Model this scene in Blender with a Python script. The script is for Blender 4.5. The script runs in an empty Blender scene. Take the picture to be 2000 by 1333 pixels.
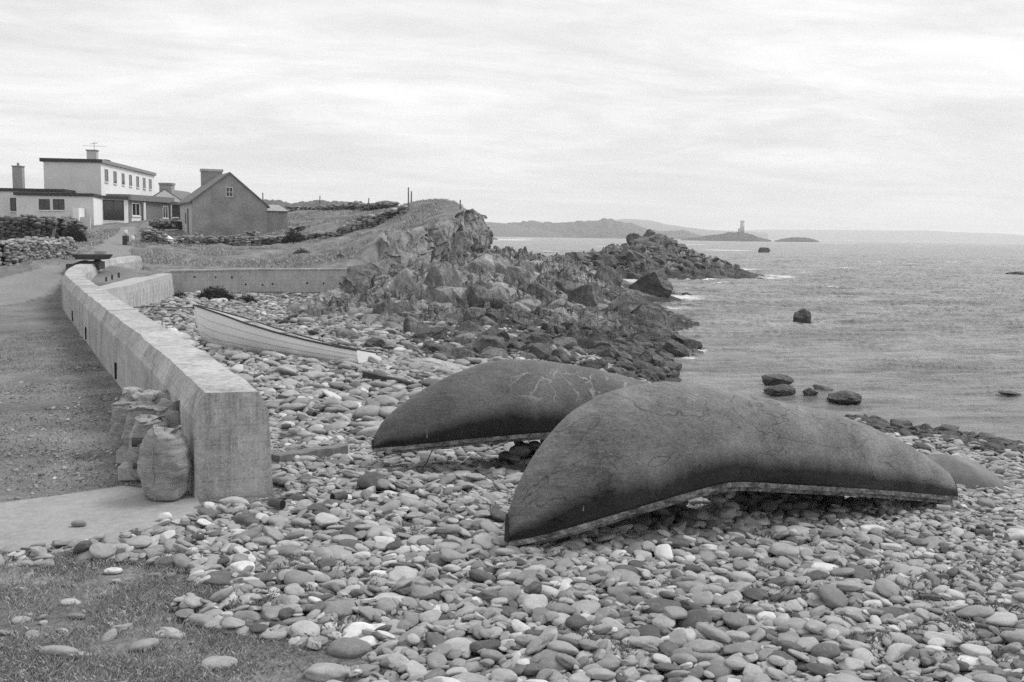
import bpy, math, random
import numpy as np
from mathutils import Vector, Matrix
R = math.radians
rng = np.random.default_rng(7)
random.seed(7)
COL = bpy.context.scene.collection

# ------------------------------------------------------------------ camera model (used to survey the place from the photograph)
EYE = np.array([0.0, 0.0, 2.8]); FPX = 1944.0; PITCH = R(6.09); ROLL = R(0.85); SEA = -1.6
_f = np.array([0, math.cos(PITCH), -math.sin(PITCH)]); _r0 = np.array([1.0, 0, 0]); _u0 = np.array([0, math.sin(PITCH), math.cos(PITCH)])
_r = math.cos(ROLL) * _r0 + math.sin(ROLL) * _u0; _u = -math.sin(ROLL) * _r0 + math.cos(ROLL) * _u0
def ray(px, py): return _f + _r * ((px - 1000) / FPX) + _u * ((666.5 - py) / FPX)
def at(px, py, Y): d = ray(px, py); return EYE + d * (Y / d[1])
def onz(px, py, z): d = ray(px, py); return EYE + d * ((z - EYE[2]) / d[2])
def onplane(px, py, A, B):
    A = np.array(A[:2], float); B = np.array(B[:2], float); n = np.array([B[1] - A[1], A[0] - B[0]])
    d = ray(px, py); t = np.dot(A - EYE[:2], n) / np.dot(d[:2], n); return EYE + d * t
def proj(p):
    d = np.asarray(p, float) - EYE; Z = d @ _f
    return 1000 + FPX * (d @ _r) / Z, 666.5 - FPX * (d @ _u) / Z

# ------------------------------------------------------------------ numpy noise
def _hash(ix, iy, iz):
    h = (ix * 374761393 + iy * 668265263 + iz * 2147483647 + 1013904223) & 0xFFFFFFFF
    h = ((h ^ (h >> 13)) * 1274126177) & 0xFFFFFFFF
    h = ((h ^ (h >> 16)) * 2246822519) & 0xFFFFFFFF
    return ((h ^ (h >> 15)) & 0xFFFFFF) / float(0xFFFFFF)
def vnoise(x, y, z):
    x, y, z = np.broadcast_arrays(np.asarray(x, float), np.asarray(y, float), np.asarray(z, float))
    ix = np.floor(x).astype(np.int64); iy = np.floor(y).astype(np.int64); iz = np.floor(z).astype(np.int64)
    fx = x - ix; fy = y - iy; fz = z - iz
    fx = fx * fx * (3 - 2 * fx); fy = fy * fy * (3 - 2 * fy); fz = fz * fz * (3 - 2 * fz)
    r = 0
    for a in (0, 1):
        for b in (0, 1):
            for c in (0, 1):
                r = r + _hash(ix + a, iy + b, iz + c) * (fx if a else 1 - fx) * (fy if b else 1 - fy) * (fz if c else 1 - fz)
    return r * 2 - 1
def fbm(x, y, z=0.0, octs=4, gain=0.5):
    s = 0; a = 1; t = 0
    for k in range(octs):
        s = s + a * vnoise(x * 2 ** k + 17.3 * k, y * 2 ** k + 5.1 * k, z * 2 ** k + 9.7 * k); t += a; a *= gain
    return s / t
def ridged(x, y, z=0.0, octs=4):
    s = 0; a = 1; t = 0
    for k in range(octs):
        s = s + a * (1 - np.abs(vnoise(x * 2 ** k + 3.3 * k, y * 2 ** k + 7.1 * k, z * 2 ** k))); t += a; a *= .5
    return s / t

# ------------------------------------------------------------------ mesh helpers
def mesh_np(name, V, F, mat=None, smooth=True, attrs=None):
    V = np.asarray(V, np.float32); F = np.asarray(F, np.int32)
    me = bpy.data.meshes.new(name); k = F.shape[1]
    me.vertices.add(len(V)); me.vertices.foreach_set('co', V.ravel())
    me.loops.add(F.size); me.loops.foreach_set('vertex_index', F.ravel())
    me.polygons.add(len(F)); me.polygons.foreach_set('loop_start', np.arange(0, F.size, k, dtype=np.int32))
    me.polygons.foreach_set('loop_total', np.full(len(F), k, np.int32))
    me.polygons.foreach_set('use_smooth', smooth if isinstance(smooth, np.ndarray) else np.full(len(F), smooth, bool))
    for an, av in (attrs or {}).items():
        at_ = me.attributes.new(an, 'FLOAT', 'POINT'); at_.data.foreach_set('value', np.asarray(av, np.float32))
    me.update(calc_edges=True); me.validate()
    if mat: me.materials.append(mat)
    return me
def link(name, me, parent=None, loc=None):
    o = bpy.data.objects.new(name, me); COL.objects.link(o)
    if parent: o.parent = parent
    if loc is not None: o.location = loc
    return o
def tag(o, label=None, cat=None, group=None, kind=None):
    if label: o['label'] = label
    if cat: o['category'] = cat
    if group: o['group'] = group
    if kind: o['kind'] = kind
    return o
def empty(name, loc, label, cat, group=None, rz=0):
    o = bpy.data.objects.new(name, None); COL.objects.link(o); o.location = loc; o.rotation_euler = (0, 0, rz)
    return tag(o, label, cat, group)
class MB:
    """collects polygons, builds ONE mesh object"""
    def __init__(s): s.v = []; s.f = []
    def poly(s, pts): n = len(s.v); s.v += [tuple(p) for p in pts]; s.f.append(tuple(range(n, n + len(pts))))
    def hexa(s, p):  # 8 points: bottom 4 ccw, top 4
        n = len(s.v); s.v += [tuple(q) for q in p]
        for f in ((3, 2, 1, 0), (4, 5, 6, 7), (0, 1, 5, 4), (1, 2, 6, 5), (2, 3, 7, 6), (3, 0, 4, 7)): s.f.append(tuple(n + i for i in f))
    def box(s, c, size, u=(1, 0), pitch=0):
        u = np.array([u[0], u[1], 0.0]); u /= np.linalg.norm(u); v = np.array([-u[1], u[0], 0]); w = np.array([0, 0, 1.0])
        if pitch: u, w = u * math.cos(pitch) + w * math.sin(pitch), -u * math.sin(pitch) + w * math.cos(pitch)
        c = np.array(c, float); a, b, h = size[0] / 2, size[1] / 2, size[2] / 2
        s.hexa([c + u * i * a + v * j * b + w * k * h for k in (-1, 1) for i, j in ((-1, -1), (1, -1), (1, 1), (-1, 1))])
    def prism(s, foot, z0, z1):
        n = len(s.v); k = len(foot)
        s.v += [(p[0], p[1], z0) for p in foot] + [(p[0], p[1], z1) for p in foot]
        s.f.append(tuple(n + i for i in range(k))[::-1]); s.f.append(tuple(n + k + i for i in range(k)))
        for i in range(k): j = (i + 1) % k; s.f.append((n + i, n + j, n + k + j, n + k + i))
    def tube(s, pts, rad, seg=8):
        pts = [np.array(p, float) for p in pts]; n0 = len(s.v)
        for i, p in enumerate(pts):
            t = pts[min(i + 1, len(pts) - 1)] - pts[max(i - 1, 0)]; t /= np.linalg.norm(t) + 1e-9
            a = np.cross(t, [0, 0, 1.0]) if abs(t[2]) < .95 else np.cross(t, [1.0, 0, 0]); a /= np.linalg.norm(a); b = np.cross(t, a)
            r_ = rad[i] if hasattr(rad, '__len__') else rad
            for k in range(seg): an = 2 * math.pi * k / seg; s.v.append(tuple(p + (a * math.cos(an) + b * math.sin(an)) * r_))
        for i in range(len(pts) - 1):
            for k in range(seg):
                q = (k + 1) % seg; s.f.append((n0 + i * seg + k, n0 + i * seg + q, n0 + (i + 1) * seg + q, n0 + (i + 1) * seg + k))
        s.f.append(tuple(n0 + k for k in range(seg))); s.f.append(tuple(n0 + (len(pts) - 1) * seg + k for k in range(seg))[::-1])
    def build(s, name, mat, parent=None, smooth=False, bevel=0, origin=None):
        off = np.array(origin if origin is not None else (0, 0, 0), float)
        if parent is not None and origin is None: off = np.array(parent.location)
        me = bpy.data.meshes.new(name); me.from_pydata([tuple(np.array(p) - off) for p in s.v], [], s.f); me.update()
        me.materials.append(mat)
        if smooth: me.polygons.foreach_set('use_smooth', [True] * len(me.polygons))
        o = link(name, me, parent, None if parent else tuple(off))
        import bmesh
        bm = bmesh.new(); bm.from_mesh(me); bmesh.ops.recalc_face_normals(bm, faces=bm.faces)
        if bevel: bmesh.ops.bevel(bm, geom=list(bm.edges), offset=bevel, segments=1, affect='EDGES')
        bm.to_mesh(me); bm.free()
        return o
def icosphere(sub):
    t = (1 + 5 ** .5) / 2
    v = [(-1, t, 0), (1, t, 0), (-1, -t, 0), (1, -t, 0), (0, -1, t), (0, 1, t), (0, -1, -t), (0, 1, -t), (t, 0, -1), (t, 0, 1), (-t, 0, -1), (-t, 0, 1)]
    v = [np.array(p, float) / np.linalg.norm(p) for p in v]
    f = [(0, 11, 5), (0, 5, 1), (0, 1, 7), (0, 7, 10), (0, 10, 11), (1, 5, 9), (5, 11, 4), (11, 10, 2), (10, 7, 6), (7, 1, 8), (3, 9, 4), (3, 4, 2), (3, 2, 6), (3, 6, 8), (3, 8, 9), (4, 9, 5), (2, 4, 11), (6, 2, 10), (8, 6, 7), (9, 8, 1)]
    for _ in range(sub):
        c = {}; nf = []
        def mid(a, b):
            k = (min(a, b), max(a, b))
            if k not in c: m = v[a] + v[b]; v.append(m / np.linalg.norm(m)); c[k] = len(v) - 1
            return c[k]
        for a, b, d in f: ab, bd, da = mid(a, b), mid(b, d), mid(d, a); nf += [(a, ab, da), (b, bd, ab), (d, da, bd), (ab, bd, da)]
        f = nf
    return np.array(v), np.array(f)
ICO = {k: icosphere(k) for k in range(0, 6)}

# ------------------------------------------------------------------ materials
def newmat(name):
    m = bpy.data.materials.new(name); m.use_nodes = True; nt = m.node_tree; nt.nodes.clear()
    out = nt.nodes.new('ShaderNodeOutputMaterial'); b = nt.nodes.new('ShaderNodeBsdfPrincipled'); nt.links.new(b.outputs[0], out.inputs[0])
    return m, nt, b
class N:
    def __init__(s, nt): s.nt = nt
    def __call__(s, typ, ins=None, **kw):
        n = s.nt.nodes.new(typ)
        for k, v in kw.items(): setattr(n, k, v)
        for k, v in (ins or {}).items():
            if isinstance(v, bpy.types.NodeSocket): s.nt.links.new(v, n.inputs[k])
            else: n.inputs[k].default_value = v
        return n
    def pos(s, obj=False): return s('ShaderNodeTexCoord').outputs['Object'] if obj else s('ShaderNodeNewGeometry').outputs['Position']
    def scale(s, vec, sc): return s('ShaderNodeVectorMath', {0: vec, 1: sc}, operation='MULTIPLY').outputs[0]
    def noise(s, vec, sc, det=4, rough=.55, dist=0): return s('ShaderNodeTexNoise', {'Vector': vec, 'Scale': sc, 'Detail': det, 'Roughness': rough, 'Distortion': dist}).outputs[0]
    def vor(s, vec, sc, feature='F1', out=0): return s('ShaderNodeTexVoronoi', {'Vector': vec, 'Scale': sc}, feature=feature).outputs[out]
    def m(s, op, a, b=0.0, c=0.0, clamp=False): return s('ShaderNodeMath', {0: a, 1: b, 2: c}, operation=op, use_clamp=clamp).outputs[0]
    def ramp(s, f, stops):
        n = s('ShaderNodeValToRGB', {0: f}); e = n.color_ramp.elements
        while len(e) < len(stops): e.new(.5)
        for x, (p, c) in zip(e, stops): x.position = p; x.color = (c, c, c, 1)
        return n.outputs[0]
    def mix(s, f, a, b):
        n = s('ShaderNodeMix', data_type='FLOAT')
        for k, v in ((0, f), (2, a), (3, b)):
            if isinstance(v, bpy.types.NodeSocket): s.nt.links.new(v, n.inputs[k])
            else: n.inputs[k].default_value = v
        return n.outputs[0]
    def attr(s, nm): return s('ShaderNodeAttribute', attribute_name=nm).outputs['Fac']
    def bump(s, h, strength=.5, dist=.02, normal=None):
        ins = {'Height': h, 'Strength': strength, 'Distance': dist}
        if normal: ins['Normal'] = normal
        return s('ShaderNodeBump', ins).outputs[0]
def simple(name, lo, hi, sc=4, fine=40, bump=.3, dist=.01, rough=.85, obj=True, stretch=(1, 1, 1), spec=.3):
    m, nt, b = newmat(name); n = N(nt); p = n.scale(n.pos(obj), stretch)
    a = n.noise(p, sc, 6, .6); f = n.noise(p, fine, 5, .7)
    v = n.m('MULTIPLY_ADD', f, .5, n.m('MULTIPLY', a, .5)); c = n.ramp(v, [(.36, lo), (.62, hi)])
    nt.links.new(c, b.inputs['Base Color']); b.inputs['Roughness'].default_value = rough; b.inputs['Specular IOR Level'].default_value = spec
    if bump: nt.links.new(n.bump(v, bump, dist), b.inputs['Normal'])
    return m
def stone_mat(name, lo, hi, mode, dirt=.5):
    m, nt, b = newmat(name); n = N(nt); p = n.pos(True)
    if mode == 'attr': t = n.attr('tone')
    else: t = n('ShaderNodeObjectInfo').outputs['Random']
    g = n.pos(False)
    base = n.ramp(t, [(0, lo), (.25, lo + (hi - lo) * .3), (.8, lo + (hi - lo) * .62), (1, hi)])
    sp = n.noise(g, 9, 5, .65); fi = n.noise(g, 90, 4, .8)
    k = n.m('MULTIPLY_ADD', sp, .9, n.m('MULTIPLY_ADD', fi, 1.0, .03))
    vein = n.m('LESS_THAN', n.m('ABSOLUTE', n.m('SUBTRACT', n.noise(g, 6, 3, .6, 1.2), .5)), .006)
    c = n.m('MULTIPLY', base, k); c = n.m('MULTIPLY_ADD', vein, .06, c)
    nt.links.new(c, b.inputs['Base Color']); b.inputs['Roughness'].default_value = .8; b.inputs['Specular IOR Level'].default_value = .25
    nt.links.new(n.bump(n.m('MULTIPLY_ADD', sp, .6, n.m('MULTIPLY', fi, .35)), .35, .012), b.inputs['Normal'])
    return m
def rock_mat(name, lo, mid, hi, sc=1.0, rough=.85, obj=False, spec=.2):
    m, nt, b = newmat(name); n = N(nt); p = n.pos(obj)
    st = n.scale(p, (1.0, .55, .35)); rot = n('ShaderNodeVectorRotate', {'Vector': st, 'Angle': .5}, rotation_type='Y_AXIS').outputs[0]
    a = n.noise(p, .9 * sc, 6, .6); s_ = n.noise(rot, 4.5 * sc, 8, .7, .4); f = n.noise(p, 22 * sc, 5, .7)
    v = n.m('MULTIPLY_ADD', a, .35, n.m('MULTIPLY_ADD', s_, .4, n.m('MULTIPLY', f, .25)))
    c = n.ramp(v, [(.36, lo), (.5, mid), (.62, hi)])
    rnd = n('ShaderNodeObjectInfo').outputs['Random']; c = n.m('MULTIPLY', c, n.m('MULTIPLY_ADD', rnd, .5, .72))
    crack = n.vor(n('ShaderNodeVectorMath', {0: rot, 1: n('ShaderNodeTexNoise', {'Vector': p, 'Scale': 1.5}).outputs['Color']}, operation='ADD').outputs[0], 1.6 * sc, 'DISTANCE_TO_EDGE')
    cr = n.m('SMOOTH_MIN', crack, .06, .02)
    nt.links.new(c, b.inputs['Base Color']); b.inputs['Roughness'].default_value = rough; b.inputs['Specular IOR Level'].default_value = spec
    h = n.m('MULTIPLY_ADD', cr, 6, n.m('MULTIPLY_ADD', s_, .9, n.m('MULTIPLY', f, .3)))
    nt.links.new(n.bump(h, .7, .12 / sc), b.inputs['Normal'])
    return m
def flat(name, c, rough=.7, spec=.3):
    m, nt, b = newmat(name); b.inputs['Base Color'].default_value = (c, c, c, 1); b.inputs['Roughness'].default_value = rough; b.inputs['Specular IOR Level'].default_value = spec
    return m

def concrete_mat(name, lo, hi, lines=True, bottom=0.0):
    m, nt, b = newmat(name); n = N(nt); p = n.pos(False)
    a = n.noise(p, 1.3, 7, .7); f = n.noise(p, 45, 6, .8); st = n.noise(n.scale(p, (7, 7, .7)), 1.6, 5, .7); sp = n.noise(p, 14, 4, .7)
    v = n.m('MULTIPLY_ADD', a, .3, n.m('MULTIPLY_ADD', f, .28, n.m('MULTIPLY_ADD', st, .27, n.m('MULTIPLY', sp, .15))))
    c = n.ramp(v, [(.40, lo), (.5, (lo + hi) / 2), (.60, hi)])
    pit = n.m('LESS_THAN', n.vor(p, 28), .16)
    pit = n.m('MULTIPLY', pit, n.m('GREATER_THAN', n.noise(p, 3, 3), .5))
    c = n.m('MULTIPLY', c, n.m('SUBTRACT', 1, n.m('MULTIPLY', pit, .35)))
    h = n.m('MULTIPLY_ADD', f, .35, n.m('MULTIPLY_ADD', sp, .5, n.m('MULTIPLY', pit, -.6)))
    if lines:
        z = n('ShaderNodeSeparateXYZ', {0: p}).outputs[2]
        w = n.m('FRACT', n.m('MULTIPLY_ADD', n.noise(p, .5, 2), .25, n.m('MULTIPLY', z, 5.2)))
        ln = n.m('LESS_THAN', w, .06); c = n.m('MULTIPLY', c, n.m('MULTIPLY_ADD', ln, -.13, 1.0)); h = n.m('MULTIPLY_ADD', ln, -.4, h)
    nt.links.new(c, b.inputs['Base Color']); b.inputs['Roughness'].default_value = .9; b.inputs['Specular IOR Level'].default_value = .2
    nt.links.new(n.bump(h, .5, .012), b.inputs['Normal'])
    return m

M = {}
M['concrete'] = concrete_mat('weathered_concrete', .17, .58)
M['concrete_dull'] = concrete_mat('old_concrete', .26, .50)
M['slip'] = concrete_mat('slip_concrete', .22, .36, False)
M['white'] = simple('white_render', .68, .8, 1, 30, .2, .01, .85, False)
M['grey_render'] = simple('greyed_render', .27, .36, 1.2, 25, .3, .01, .9, False)
M['pale_render'] = simple('pale_render', .42, .55, 1, 30, .2, .01, .9, False)
M['cottage'] = simple('bare_cottage_render', .17, .34, .9, 9, .5, .03, .95, False)
M['limewash'] = simple('stained_limewash', .32, .5, 1.5, 12, .3, .02, .95, False, (1, 1, .3))
M['slate'] = simple('slate_roof', .10, .18, 3, 20, .4, .02, .7, False)
M['fascia'] = flat('dark_fascia', .04)
M['fascia_pale'] = flat('weathered_fascia', .24)
M['clad'] = simple('horizontal_boarding', .13, .24, 3, 30, .4, .02, .8, False, (1, 1, 6))
M['glass'] = flat('dark_glass', .02, .12, .6)
M['frame'] = flat('white_frame', .7, .5)
M['darkwood'] = simple('dark_timber', .03, .07, 6, 40, .5, .01, .8)
M['wood'] = simple('weathered_timber', .10, .22, 4, 30, .6, .01, .9, True, (.3, 4, 4))
M['wire'] = flat('dark_wire', .05)
M['rust'] = simple('rusty_tin', .05, .12, 8, 40, .5, .01, .8)
M['tin'] = simple('pale_tin', .22, .42, 8, 40, .3, .01, .5)
M['poly'] = simple('white_polythene', .5, .7, 6, 30, .5, .03, .55)
M['rope'] = simple('rope', .2, .35, 20, 80, .4, .005, .9)
M['black_in'] = flat('can_inside', .015, .9)
M['stone_attr'] = stone_mat('beach_stone', .09, .56, 'attr')
M['stone_mid'] = stone_mat('grey_cobble', .17, .42, 'rand')
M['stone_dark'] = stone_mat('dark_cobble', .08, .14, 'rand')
M['stone_pale'] = stone_mat('pale_cobble', .52, .68, 'rand')
M['wallstone'] = stone_mat('wall_stone', .05, .40, 'attr')
M['rock_pale'] = rock_mat('lichened_rock', .07, .25, .46, 1.2)
M['rock_mid'] = rock_mat('shore_rock', .035, .13, .30, 1.6)
M['rock_dark'] = rock_mat('seaweed_dark_rock', .02, .05, .11, 1.6, .6, spec=.4)
M['cliff'] = rock_mat('cliff_rock', .05, .24, .46, 1.0)
M['rock_white'] = rock_mat('whitish_rock', .28, .45, .6, 1.2)
M['island'] = rock_mat('island_rock', .05, .09, .14, .06)

# ------------------------------------------------------------------ terrain survey
LANDP = [(-3.5, 3, 0), (-3.2, 10, 0), (-5, 14, 0), (-8, 9, 0), (-13, 8, 0), (-8, 18, 0), (-18, 17, 0), (-12, 27, 0), (-25, 27, 0), (-16.8, 37, 0.05), (-28, 38, .3), (-45, 30, .3),
         (0, 0, 0), (0, 6, 0), (3, 3, 0), (6, 0, 0), (-20, 0, 0), (-40, 10, .1), (-70, 40, 1.2), (-80, 70, 3), (-90, 110, 4), (-70, 150, 6), (-40, 170, 6), (-110, 200, 8), (-45, 240, 6), (-80, 390, 8)]
for px, py, Y in [(0, 524, 46), (60, 512, 48), (135, 494, 55), (175, 517, 45), (100, 530, 43), (250, 470, 68), (200, 480, 62), (245, 446, 92), (180, 447, 95), (240, 440, 103), (0, 474, 62), (130, 466, 66), (60, 450, 85),
                  (330, 440, 100), (268, 527, 49.7), (335, 533, 46.6), (340, 533, 48.3), (500, 529, 49.9), (600, 528, 50.3), (675, 527, 50.6), (400, 508, 56), (500, 490, 63), (280, 505, 56), (300, 478, 67), (380, 478, 69.5), (500, 476, 70.5), (378, 464, 76), (519, 460, 78),
                  (600, 469, 71), (650, 463, 71), (700, 450, 70), (750, 434, 69.5), (785, 418, 69), (600, 500, 60), (700, 492, 56), (650, 514, 53), (700, 470, 62), (740, 478, 55.5), (740, 453, 58), (800, 448, 59.5), (830, 443, 60.5), (880, 428, 62.5), (922, 412, 64),
                  (830, 397, 70), (790, 403, 71), (870, 399, 69), (905, 404, 68), (650, 430, 83), (700, 409, 88), (600, 413, 96), (560, 445, 82), (560, 412, 100), (750, 412, 80), (760, 404, 88), (690, 516, 51.5), (850, 398, 78)]:
    p = at(px, py, Y); LANDP.append(tuple(p))
LANDP += [(-9, 100, 4.6), (-22, 120, 4.6), (-6, 82, 3.5)]
SHOREP = [(-3, 3, 0), (0, 0, 0), (0, 5, 0), (4, 5, -.02), (8, 5, -.15), (14, 6, -.5), (-2, 9, 0), (0, 9, -.05), (3, 9, -.12), (6, 9, -.3), (10, 10, -.6), (-2.3, 11.5, -.08), (-1, 12, -.18), (2, 12, -.25), (5.2, 12, -.38), (8, 13, -.72),
          (-4, 15, -.22), (-1, 16, -.38), (2, 16, -.6), (5, 17, -.9), (8, 18, -1.2), (12, 16, -1.25), (20, 14, -1.5), (20, 20, -2.1), (30, 10, -1.6), (40, 12, -2.6), (-6, 20, -.35), (-2, 21, -.5), (2, 21, -.85), (5, 22, -1.2),
          (-8, 26, -.4), (-3, 27, -.58), (1, 27, -.9), (4, 27, -1.25), (-11, 33, -.42), (-5, 34, -.6), (-13, 40, -.4), (-8, 41, -.55), (-14.5, 45, -.38), (-10, 48, -.5), (-13, 47.5, -.42),
          (9, 33, -2.3), (12, 40, -2.5), (16, 60, -2.6), (14, 80, -2.6), (40, 40, -3), (60, 100, -4), (14, 26, -2.2), (18, 23, -2.3), (9, 90, -2.3), (10, 100, -2.3), (40, 120, -3), (30, 160, -4), (0, 180, -4), (-3, 140, -4), (-2, 105, -2.6), (-10, 150, -4), (-20, 220, -4), (60, 300, -5), (0, 350, -5), (-40, 390, -3), (24, 100, -2.6), (28, 128, -2.6),
          (150, 50, -6), (150, 200, -6), (100, 5, -6), (-3, 92, -2.2)]
for px, py, Y in [(950, 508, 63), (925, 502, 62), (900, 530, 58), (860, 540, 57), (900, 562, 51), (800, 600, 44), (800, 560, 51), (740, 560, 51), (690, 590, 48.5), (1000, 560, 56), (1000, 520, 66), (1100, 540, 66), (1150, 532, 71), (1180, 590, 54), (1000, 620, 43), (900, 640, 39), (1100, 640, 40), (1200, 620, 46),
                  (850, 700, 27.5), (1000, 690, 30), (700, 640, 37), (600, 620, 41), (1150, 690, 32), (1240, 560, 72), (1220, 600, 56), (1260, 660, 39.5), (1290, 610, 56), (1020, 505, 78), (1100, 503, 97), (1150, 500, 108), (1200, 490, 115), (1250, 466, 121), (1280, 462, 122), (1310, 478, 120), (1345, 497, 118), (1400, 515, 119), (1270, 500, 112), (1200, 512, 108), (1330, 520, 112)]:
    p = at(px, py, Y); SHOREP.append(tuple(p))
for px, py in [(1330, 742), (1312, 700), (1700, 826), (1850, 846), (2000, 868), (1345, 640), (1320, 597), (1185, 535), (1440, 527), (1180, 546), (1235, 574), (1060, 494), (1150, 494.5)]:
    p = onz(px, py, SEA); SHOREP.append((p[0], p[1], SEA))
for px, py in [(1350, 600), (1335, 566), (1285, 552), (1225, 550), (1370, 650), (1360, 710), (1370, 745)]:
    p = onz(px, py, SEA); SHOREP.append((p[0], p[1], SEA - .45))
for x, y in [(16, 19.2), (26, 16)]: SHOREP.append((x, y, SEA))
def mkrbf(P, c):
    P = np.array(P, float); n = len(P); A = np.sqrt(((P[:, None, :2] - P[None, :, :2]) ** 2).sum(-1) + c * c) + np.eye(n) * -.02
    A1 = np.zeros((n + 1, n + 1)); A1[:n, :n] = A; A1[n, :n] = 1; A1[:n, n] = 1
    w = np.linalg.solve(A1, np.append(P[:, 2], 0))
    def f(x, y):
        x = np.atleast_1d(np.asarray(x, float)); y = np.atleast_1d(np.asarray(y, float)); out = np.full(x.shape, w[n]); X = x.ravel(); Y = y.ravel(); o = np.full(X.shape, w[n])
        for i in range(n): o += w[i] * np.sqrt((X - P[i, 0]) ** 2 + (Y - P[i, 1]) ** 2 + c * c)
        return o.reshape(x.shape)
    return f
fLand = mkrbf(LANDP, .5); fShore = mkrbf(SHOREP, .5)

# sea wall centre line and height, surveyed along its top edges
WL = [(403, 768, 1.12), (311, 683, 1.12), (212, 608, 1.12), (149, 557, 1.13), (124, 534, 1.16), (128, 526, 1.22), (148, 516.5, 1.3), (180, 509.5, 1.38), (225, 503, 1.44), (256, 500, 1.48)]
wl = [onz(a, b, z) for a, b, z in WL]
wl = [wl[0], wl[1], wl[2], wl[3], wl[4]] + [at(133, 524.5, 39.5), at(150, 516, 42.5), at(180, 509.5, 45), at(222, 503.5, 47.5), at(252, 500, 49.6)]
wl = np.array(wl)
def smooth_line(P, n):
    P = np.array(P, float); s = np.r_[0, np.cumsum(np.linalg.norm(np.diff(P[:, :2], axis=0), axis=1))]; t = np.linspace(0, s[-1], n)
    Q = np.stack([np.interp(t, s, P[:, k]) for k in range(P.shape[1])], 1)
    K = max(1, n // 24)
    for _ in range(2):
        Q2 = Q.copy()
        for i in range(1, n - 1):
            k = min(K, i, n - 1 - i); Q2[i] = Q[i - k:i + k + 1].mean(0)
        Q = Q2
    return Q
wline = smooth_line(wl, 120)
tang = np.gradient(wline[:, :2], axis=0); tang /= np.linalg.norm(tang, axis=1)[:, None]
nrm = np.stack([tang[:, 1], -tang[:, 0]], 1)           # to the sea side (right)
TOPW = .54
wcen = wline[:, :2] + nrm * TOPW / 2
RW = [at(246, 560, 37.5)[:2], at(300, 540, 42.5)[:2], at(335, 535, 46.3)[:2], at(333, 533, 47.9)[:2], at(500, 529, 49.3)[:2], at(678, 528, 50.2)[:2]]
SL = [(-2.85, -30), (-2.85, 10.5)] + [tuple(p) for p in wcen[2:82:6]] + [(RW[k][0] + ox, RW[k][1] + oy) for k, (ox, oy) in enumerate([(-.45, 0), (-.45, 0), (-.45, .1), (-.25, .38), (-.1, .38), (0, .38)])]
CL = [at(700, 560, 51.6)[:2], at(742, 530, 55)[:2], at(775, 530, 57.5)[:2], at(800, 525, 58.7)[:2], at(860, 520, 61.3)[:2], at(905, 510, 63)[:2], at(926, 500, 64.5)[:2], at(930, 500, 67.5)[:2]]
SL += [tuple(p) for p in CL] + [(-5, 77), (-9, 92), (-16, 130), (-30, 200), (-60, 420)]
SL = np.array(SL, float)
def sdf_line(x, y, P):
    """signed distance to the polyline, negative on its left (land)"""
    best = np.full(x.shape, 1e9); sg = np.zeros(x.shape); 
    for i in range(len(P) - 1):
        a = P[i]; d = P[i + 1] - a; L2 = d @ d
        t = np.clip(((x - a[0]) * d[0] + (y - a[1]) * d[1]) / L2, 0, 1); dx = x - a[0] - t * d[0]; dy = y - a[1] - t * d[1]; q = dx * dx + dy * dy
        cr = (d[0] * (y - a[1]) - d[1] * (x - a[0])); m = q < best - 1e-9
        best = np.where(m, q, best); sg = np.where(m, np.where(cr > 0, -1.0, 1.0), sg)
    return np.sqrt(best) * sg
def inpoly(x, y, P):
    P = np.array(P); r_ = np.zeros(np.shape(x), bool); j = len(P) - 1
    for i in range(len(P)):
        xi, yi = P[i][:2]; xj, yj = P[j][:2]
        if yi != yj: r_ ^= ((yi > y) != (yj > y)) & (x < (xj - xi) * (y - yi) / (yj - yi) + xi)
        j = i
    return r_
def sstep(x, a, b): t = np.clip((x - a) / (b - a), 0, 1); return t * t * (3 - 2 * t)
def base_h(x, y):
    s = sdf_line(x, y, SL); w = np.where(y > 51, .9, .16)
    k = sstep(s, -w, w); return fLand(x, y) * (1 - k) + fShore(x, y) * k
def ground(px, py):
    """where the sight line of a pixel meets the surveyed ground"""
    d = ray(px, py); ts = np.geomspace(4, 420, 900); P = EYE + d[None] * ts[:, None]; h = base_h(P[:, 0], P[:, 1]); h = np.maximum(h, SEA)
    i = np.argmax(P[:, 2] < h)
    if i == 0: i = len(ts) - 1
    a = P[i - 1, 2] - h[i - 1]; b = P[i, 2] - h[i]; k = a / (a - b + 1e-9); return P[i - 1] * (1 - k) + P[i] * k
def gpoly(L): return [tuple(ground(*p)[:2]) for p in L]
def H1(x, y): return float(base_h(np.array([x], float), np.array([y], float))[0])

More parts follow.
